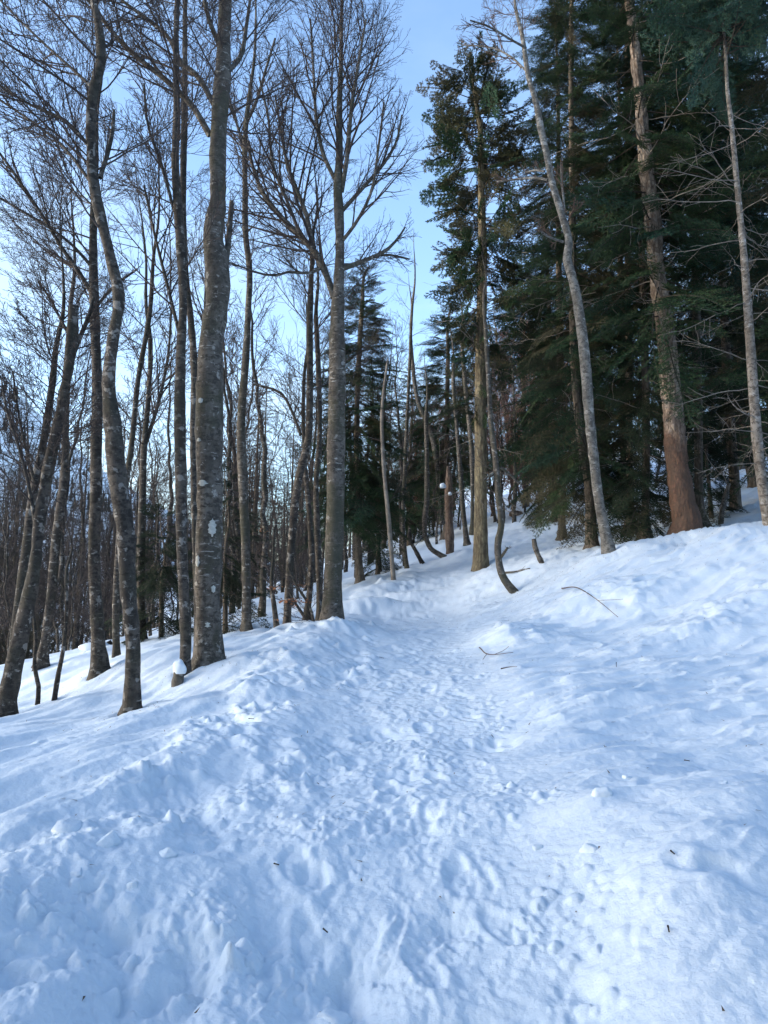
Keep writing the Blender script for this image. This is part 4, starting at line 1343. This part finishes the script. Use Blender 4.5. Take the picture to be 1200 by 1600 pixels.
p = hit(806, 806)
rock('rock', 'brown rock showing through the snow far up right of the path', 'rock', (p[0], p[1], p[2] + .05), (.34, .3, .2), 'fir_bark', 4)

# blocks of broken crust thrown out of the lane
for k, (px, py, r, lab) in enumerate([
    (104, 1322, .10, 'big squarish block of snow on the lower left bank'), (172, 1346, .085, 'second rounded snow block, just right of the big squarish one'), (262, 1352, .06, 'flat snow lump right of the two blocks on the left bank'),
    (120, 1395, .04, 'knob of snow below the big squarish block'), (208, 1400, .03, 'small round clod below the second snow block'), (300, 1405, .03, 'small round clod left of the bark scrap'),
    (940, 1280, .055, 'smooth snow lump at the right edge of the trodden path'), (922, 1345, .05, 'smaller snow lump on the right edge of the path, below the smooth one'), (842, 1318, .03, 'little clod on the right side of the trodden snow'),
    (1132, 1258, .03, 'little bright snow knob on the smooth right slope'), (980, 1228, .035, 'clod of snow in the furrow on the right slope'), (520, 1545, .07, 'broken slab of snow at the bottom of the path')]):
    p = hit(px, py)
    z = h_full(np.array([p[0]]), np.array([p[1]]))[0]
    o = rock('snow_block', lab, 'snow block', (p[0], p[1], z - r * .1), (r * 1.1, r * .95, r * .75), 'snow', 40 + k, 30, 20, 16)
    o['group'] = 'blocks of snow thrown out beside the path'

# beech shoots that kept their orange leaves
g = np.random.default_rng(77)
t = beech('beech_sapling', 'bushy sapling with orange dry leaves left of the forked beech', 'sapling', [(492, 984, 5), (485, 950, 4), (470, 925, 4), (458, 905, 3), (450, 885, 2)], 12.2, seed=93, auto=12, arange=(.25, 1), alen=(.4, .9), levels=2, dens=.6, mat='beech_dark', flare=0, bias=(-.6, -.3, -.1))
cs = []
for (px, py, n) in ((430, 918, 12), (445, 940, 14), (462, 938, 10), (478, 941, 14), (436, 966, 5), (415, 832, 5), (470, 915, 8), (455, 945, 8)):
    for _ in range(n):
        cs.append(pt(px + g.normal() * 7, py + g.normal() * 2.5, 12.2 + g.normal() * .2))
cs = np.array(cs) - pt(492, 984, 12.2)
d1 = g.normal(size=cs.shape)
d1[:, 2] *= .35
d1 /= np.linalg.norm(d1, axis=1, keepdims=True)
d2 = np.cross(d1, g.normal(size=cs.shape))
d2 /= np.linalg.norm(d2, axis=1, keepdims=True)
ww, ll = .017, .032
V = np.stack([cs - d1 * ll, cs + d2 * ww + [0, 0, .008], cs + d1 * ll, cs - d2 * ww + [0, 0, .008]], 1).reshape(-1, 3)
part('dry_leaves', mesh_np('dry_leaves', V, [np.arange(len(V)).reshape(-1, 4)], M['leaf'], False), t, kind='stuff')

# ------------------------------------------------------------------ the wood behind: prototypes, then individuals
def proto_beech(seed, H, r, nl, dens, lo=.25):
    g = np.random.default_rng(seed)
    n = 26
    z = np.linspace(-.4, H, n)
    w = np.cumsum(g.normal(size=(n, 2)), axis=0) * .055
    lean = g.normal(size=2) * .05
    P = np.column_stack([w[:, 0] + lean[0] * z, w[:, 1] + lean[1] * z, z])
    P[:, :2] -= P[1, :2]
    R = np.maximum(r * (1 - np.clip(z, 0, None) / H) ** .8, .008)
    s = np.column_stack([P, R])
    tm = trunk_mesh('trunk', s, np.zeros(3), M['beech_dark'], 8, .06, g, .15)
    P1, R1 = grow(P[None], R[None], nl, (lo, .99), (28, 58), 1., 9, .09, .08, g, .007, .5, None, .5, 1.)
    ln = g.uniform(1.2, 3.2, nl) * (1 - .4 * np.linspace(0, 1, nl))
    cur = np.linalg.norm(np.diff(P1, axis=1), axis=2).sum(1)
    P1 = P1[:, :1] + (P1 - P1[:, :1]) * (ln / cur)[:, None, None]
    R1 = np.minimum(R1, .014)
    S = Soup()
    S.add(*tubes(P1, R1, 4))
    P2, R2 = grow(P1, R1, 7, (.15, 1.), (25, 55), .42, 5, .11, .05, g, .006, .7)
    S.add(*tubes(P2, R2, 3))
    P3, R3 = grow(P2, R2, dens, (.15, 1.), (25, 55), .48, 3, .12, .05, g, .005, .8)
    S.add(*tubes(P3, R3, 3))
    return tm, S.mesh('crown', M['twig'])


def proto_fir(seed, H, rmax, z0, key):
    g = np.random.default_rng(seed)
    S = Soup()
    bo = [make_bough(g, 'b', .17, .15, .055, .085, .030, droop=d, wid=w)[0] for d, w in ((.12, .5), (.22, .45), (.3, .5))]
    bo = [(np.concatenate(b.v), b.f, b.m) for b in bo]
    z = z0 * H
    while z < H - .1:
        tt = z / H
        R = rmax * (1 - (tt - z0) / (1 - z0)) ** .75 + .12
        k = 5
        a0 = g.random() * 6.28
        for i in range(k):
            if g.random() < .15:
                continue
            v, fs, ms = bo[g.integers(3)]
            pitch = math.radians(np.interp(tt, [0, .4, .8, 1], [-22, -12, 8, 50]) + g.normal() * 7)
            mt = np.array(Matrix.Rotation(a0 + i * 6.283 / k + g.normal() * .25, 3, 'Z') @ Matrix.Rotation(-pitch, 3, 'Y') @ Matrix.Rotation(g.normal() * .2, 3, 'X')) * (R * g.uniform(.72, 1.15) / 2.)
            vv = v @ mt.T + np.array([0, 0, z + g.normal() * .06])
            for f, mi in zip(fs, ms):
                S.f.append(f + S.n)
                S.m.append(mi)
            S.v.append(vv)
            S.n += len(vv)
        z += .42 * (1 - .4 * tt) * g.uniform(.8, 1.2)
    n = 16
    zz = np.linspace(-.4, H, n)
    s = np.column_stack([np.zeros(n), np.zeros(n), zz, np.maximum(.012 * H * (1 - np.clip(zz, 0, None) / H), .01)])
    s[:, 0] = .05 * np.sin(zz * .5)
    tm = trunk_mesh('trunk', s, np.zeros(3), M['fir_grey'], 8, .06, g, .15)
    return tm, S.mesh('crown', [M[key], M['bough_wood']], False)


PB = [proto_beech(301, 13, .11, 26, 4), proto_beech(302, 11, .085, 22, 4), proto_beech(303, 14, .13, 28, 4, .3), proto_beech(304, 8.5, .06, 22, 4, .12), proto_beech(305, 6, .04, 20, 4, .08)]
PR = [proto_beech(306, 9, .06, 32, 6, .08), proto_beech(307, 7, .05, 30, 6, .06)]
PF = [proto_fir(311, 12, 1.9, .06, 'needles_dark'), proto_fir(312, 9, 1.6, .03, 'needles_dark'), proto_fir(313, 15, 2.1, .16, 'needles_olive')]
RUST = M['needles_brown']

HERO_X = [(10, 'the leaning pair'), (150, 'the slim upright beech'), (205, 'the crooked beech'), (287, 'the stump beech'), (327, 'the thick beech'), (385, 'the kinked beech'),
          (448, 'the leaning beech'), (520, 'the forked beech'), (562, 'the pale-footed fir'), (614, 'the dead pole'), (703, 'the broken snag'), (751, 'the ragged fir'), (803, 'the hook-footed tree'), (868, 'the mid-green fir'),
          (950, 'the pale tree'), (1070, 'the red-trunked fir'), (1200, 'the ringed fir')]


def between(px):
    if px < 10:
        return 'left of ' + HERO_X[0][1]
    if px > 1200:
        return 'right of ' + HERO_X[-1][1]
    for (a, na), (b, nb) in zip(HERO_X, HERO_X[1:]):
        if a <= px <= b:
            return 'between %s and %s' % (na, nb)


placed = []
wood = []


def scatter(n, pxr, Yr, protos, kinds, name, group, seed, scl=(.75, 1.25), minsep=.6, override=None, lane=True, ypow=1.):
    g = np.random.default_rng(seed)
    made = 0
    tries = 0
    while made < n and tries < n * 30:
        tries += 1
        px = g.uniform(*pxr)
        Y = Yr[0] + (Yr[1] - Yr[0]) * g.random() ** ypow
        x = (px - 600) / FOC * Y / CP
        if lane and abs(path_q(np.array([x]), np.array([Y]))[0]) < 2.2 and Y < 45:
            continue
        if any((x - a) ** 2 + (Y - b) ** 2 < minsep ** 2 for a, b in placed):
            continue
        placed.append((x, Y))
        z = h_mid(x, Y)[0]
        k = int(g.integers(len(protos)))
        tm, cm = protos[k]
        dist = 'behind' if Y < 25 else ('farther back' if Y < 38 else 'far back')
        sc = g.uniform(*scl)
        ppx = project((x, Y, z))[0]
        lab = '%s %s %s' % (kinds[k], dist, between(ppx))
        t = thing(name, lab, 'tree', (x, Y, z), group)
        wood.append((lab, ppx, t))
        t.rotation_euler = (g.normal() * .05, g.normal() * .05, g.random() * 6.28)
        t.scale = (sc,) * 3
        part('trunk', tm, t)
        c = part('crown', cm, t)
        if override:
            c.material_slots[0].link = 'OBJECT'
            c.material_slots[0].material = override
        made += 1


KB = ['slender bare beech', 'thin bare beech', 'tall bare beech', 'low twiggy beech', 'bushy bare sapling']
KF = ['dark fir', 'small dark fir', 'tall olive fir']
scatter(84, (-160, 480), (16, 50), PB, KB, 'beech_tree', 'bare beeches in the wood left of the path', 401, (.45, .85), ypow=1.1)
scatter(46, (-160, 500), (19, 44), PR, ['dense twiggy young beech', 'bushy twiggy thicket beech'], 'beech_tree', 'twiggy young beeches left of the path', 411, (.55, 1.0), .8)
scatter(78, (-160, 490), (27, 64), PF, KF, 'fir_tree', 'firs in the wood left of the path', 402, (.6, 1.05), 1.0, ypow=.8)
scatter(36, (470, 720), (24, 60), PB, KB, 'beech_tree', 'bare beeches in the wood behind the path', 403, (.5, .9))
scatter(18, (440, 700), (28, 65), PF, KF, 'fir_tree', 'firs in the wood behind the path', 404, (.6, .9), 1.4)
scatter(30, (720, 1350), (24, 65), PB, KB, 'beech_tree', 'bare trees in the wood right of the path', 405)
scatter(30, (885, 1400), (28, 70), PF, KF, 'fir_tree', 'firs in the wood right of the path', 406, (.7, 1.15), 1.4)
scatter(6, (335, 395), (22, 34), PF[:2], ['rust-brown fir', 'small rust-brown fir'], 'fir_tree', 'rust-brown conifers', 407, (.7, .95), 1.2, RUST)
scatter(5, (590, 660), (38, 52), PF[:2], ['rust-brown fir', 'small rust-brown fir'], 'fir_tree', 'rust-brown conifers', 408, (.6, .8), 1.2, RUST, lane=False)
KR = ['reddish twiggy beech', 'reddish bushy sapling']
scatter(30, (755, 880), (31, 46), PR, KR, 'beech_tree', 'reddish bare trees in the thicket', 409, (.75, 1.05), .5, M['twig_rust'], lane=False)
scatter(22, (640, 900), (29, 46), PB, KB, 'beech_tree', 'bare beeches in the wood behind the path', 412, (.45, .8), .5, lane=False)
scatter(10, (-60, 80), (21, 36), PF[:2], KF[:2], 'fir_tree', 'firs in the wood left of the path', 413, (.75, 1.0), 1.0)
scatter(8, (635, 695), (36, 46), PR, KR, 'beech_tree', 'reddish bare trees in the thicket', 415, (.7, 1.0), .5, M['twig_rust'], lane=False)
scatter(5, (640, 700), (36, 46), PF[:2], KF[:2], 'fir_tree', 'firs in the wood behind the path', 414, (.5, .75), 1.0, lane=False)
same = {}
for lab, ppx, t in wood:
    same.setdefault(lab, []).append((ppx, t))
ORD = ['leftmost', 'second', 'third', 'fourth', 'fifth', 'sixth', 'seventh', 'eighth', 'ninth', 'tenth']
for lab, ls in same.items():
    if len(ls) > 1:
        for k, (ppx, t) in enumerate(sorted(ls, key=lambda e: e[0])):
            t['label'] = (ORD[k] if k < len(ls) - 1 else 'rightmost') + ' ' + lab

for k, (x, y, kk, sc) in enumerate([(-4.2, -2.6, 0, 1.1), (-7.5, -.5, 2, 1.0), (-1.6, -5.5, 2, 1.1), (3.0, -5.0, 0, 1.2), (6.2, -2.5, 2, 1.1), (-6.0, -7.0, 0, 1.3), (1.0, -9.5, 2, 1.2), (-10.5, -4.5, 0, 1.2), (7.5, -8.0, 0, 1.3), (-3.2, -11, 2, 1.3), (9.5, 1.0, 0, 1.0), (-6.3, 1.6, 0, 1.1), (-9.0, 4.6, 2, 1.1), (-12, 3.0, 0, 1.2), (-8.8, 1.2, 2, 1.0), (-12.5, 7.6, 0, 1.2), (4.2, -1.8, 2, 1.1), (8.2, 3.6, 2, 1.2), (1.8, -3.2, 2, 1.0), (-2.8, -1.2, 2, 1.0), (12, 5.5, 0, 1.2), (5.0, -11, 2, 1.3), (-7, -13, 2, 1.3), (11, -3, 2, 1.2)]):
    z = h_mid(x, y)[0]  # unseen firs around the camera, added to shade the foreground snow
    t = thing('fir_tree', 'fir at the viewpoint\'s back or left, outside the picture', 'tree', (x, y, z), 'unseen firs added for shade around the viewpoint')
    t.rotation_euler = (0, 0, k * 1.7)
    t.scale = (sc,) * 3
    part('trunk', PF[kk][0], t)
    part('crown', PF[kk][1], t)

# needle and bark litter on the snow under the firs: past counting
g = np.random.default_rng(501)
n = 4200
cx, cy = pt(1070, 843, 15.5)[:2]
X = np.concatenate([g.normal(cx - .5, 2.2, n // 2), g.normal(5, 2.5, n // 4), g.uniform(-3, 8, n // 4)])
Yv = np.concatenate([g.normal(cy - 1.0, 1.1, n // 2), g.normal(16, 2.2, n // 4), 2 + 14 * g.random(n // 4) ** .7])
X = np.concatenate([X] + [a_ + g.normal(0, .45, 60) for a_, b_, r_ in FEET])
Yv = np.concatenate([Yv] + [b_ - .1 + g.normal(0, .45, 60) for a_, b_, r_ in FEET])
n = len(X)
Z = h_full(X, Yv) + .006
a = g.random(n) * 6.28
L = g.uniform(.012, .05, n)
dv = np.column_stack([np.cos(a) * L, np.sin(a) * L, g.normal(size=n) * .006])
pv = np.column_stack([-np.sin(a) * .005, np.cos(a) * .005, np.zeros(n)])
C = np.column_stack([X, Yv, Z])
V = np.stack([C - dv * .5 - pv, C - dv * .5 + pv, C + dv * .5 + [0, 0, .006]], 1).reshape(-1, 3)
o = link(bpy.data.objects.new('needle_litter', mesh_np('needle_litter', V, [np.arange(len(V)).reshape(-1, 3)], M['litter'], False)))
o['kind'] = 'stuff'
o['label'] = 'brown needle litter sprinkled over the snow under the firs'
o['category'] = 'litter'

# report
tri = {}
for me in bpy.data.meshes:
    if me.users:
        tri[me.name.split('.')[0]] = tri.get(me.name.split('.')[0], 0) + sum(1 for _ in range(1)) * (len(me.loops) - 2 * len(me.polygons))
print('TRIS', sum(tri.values()), sorted(tri.items(), key=lambda k: -k[1])[:8])
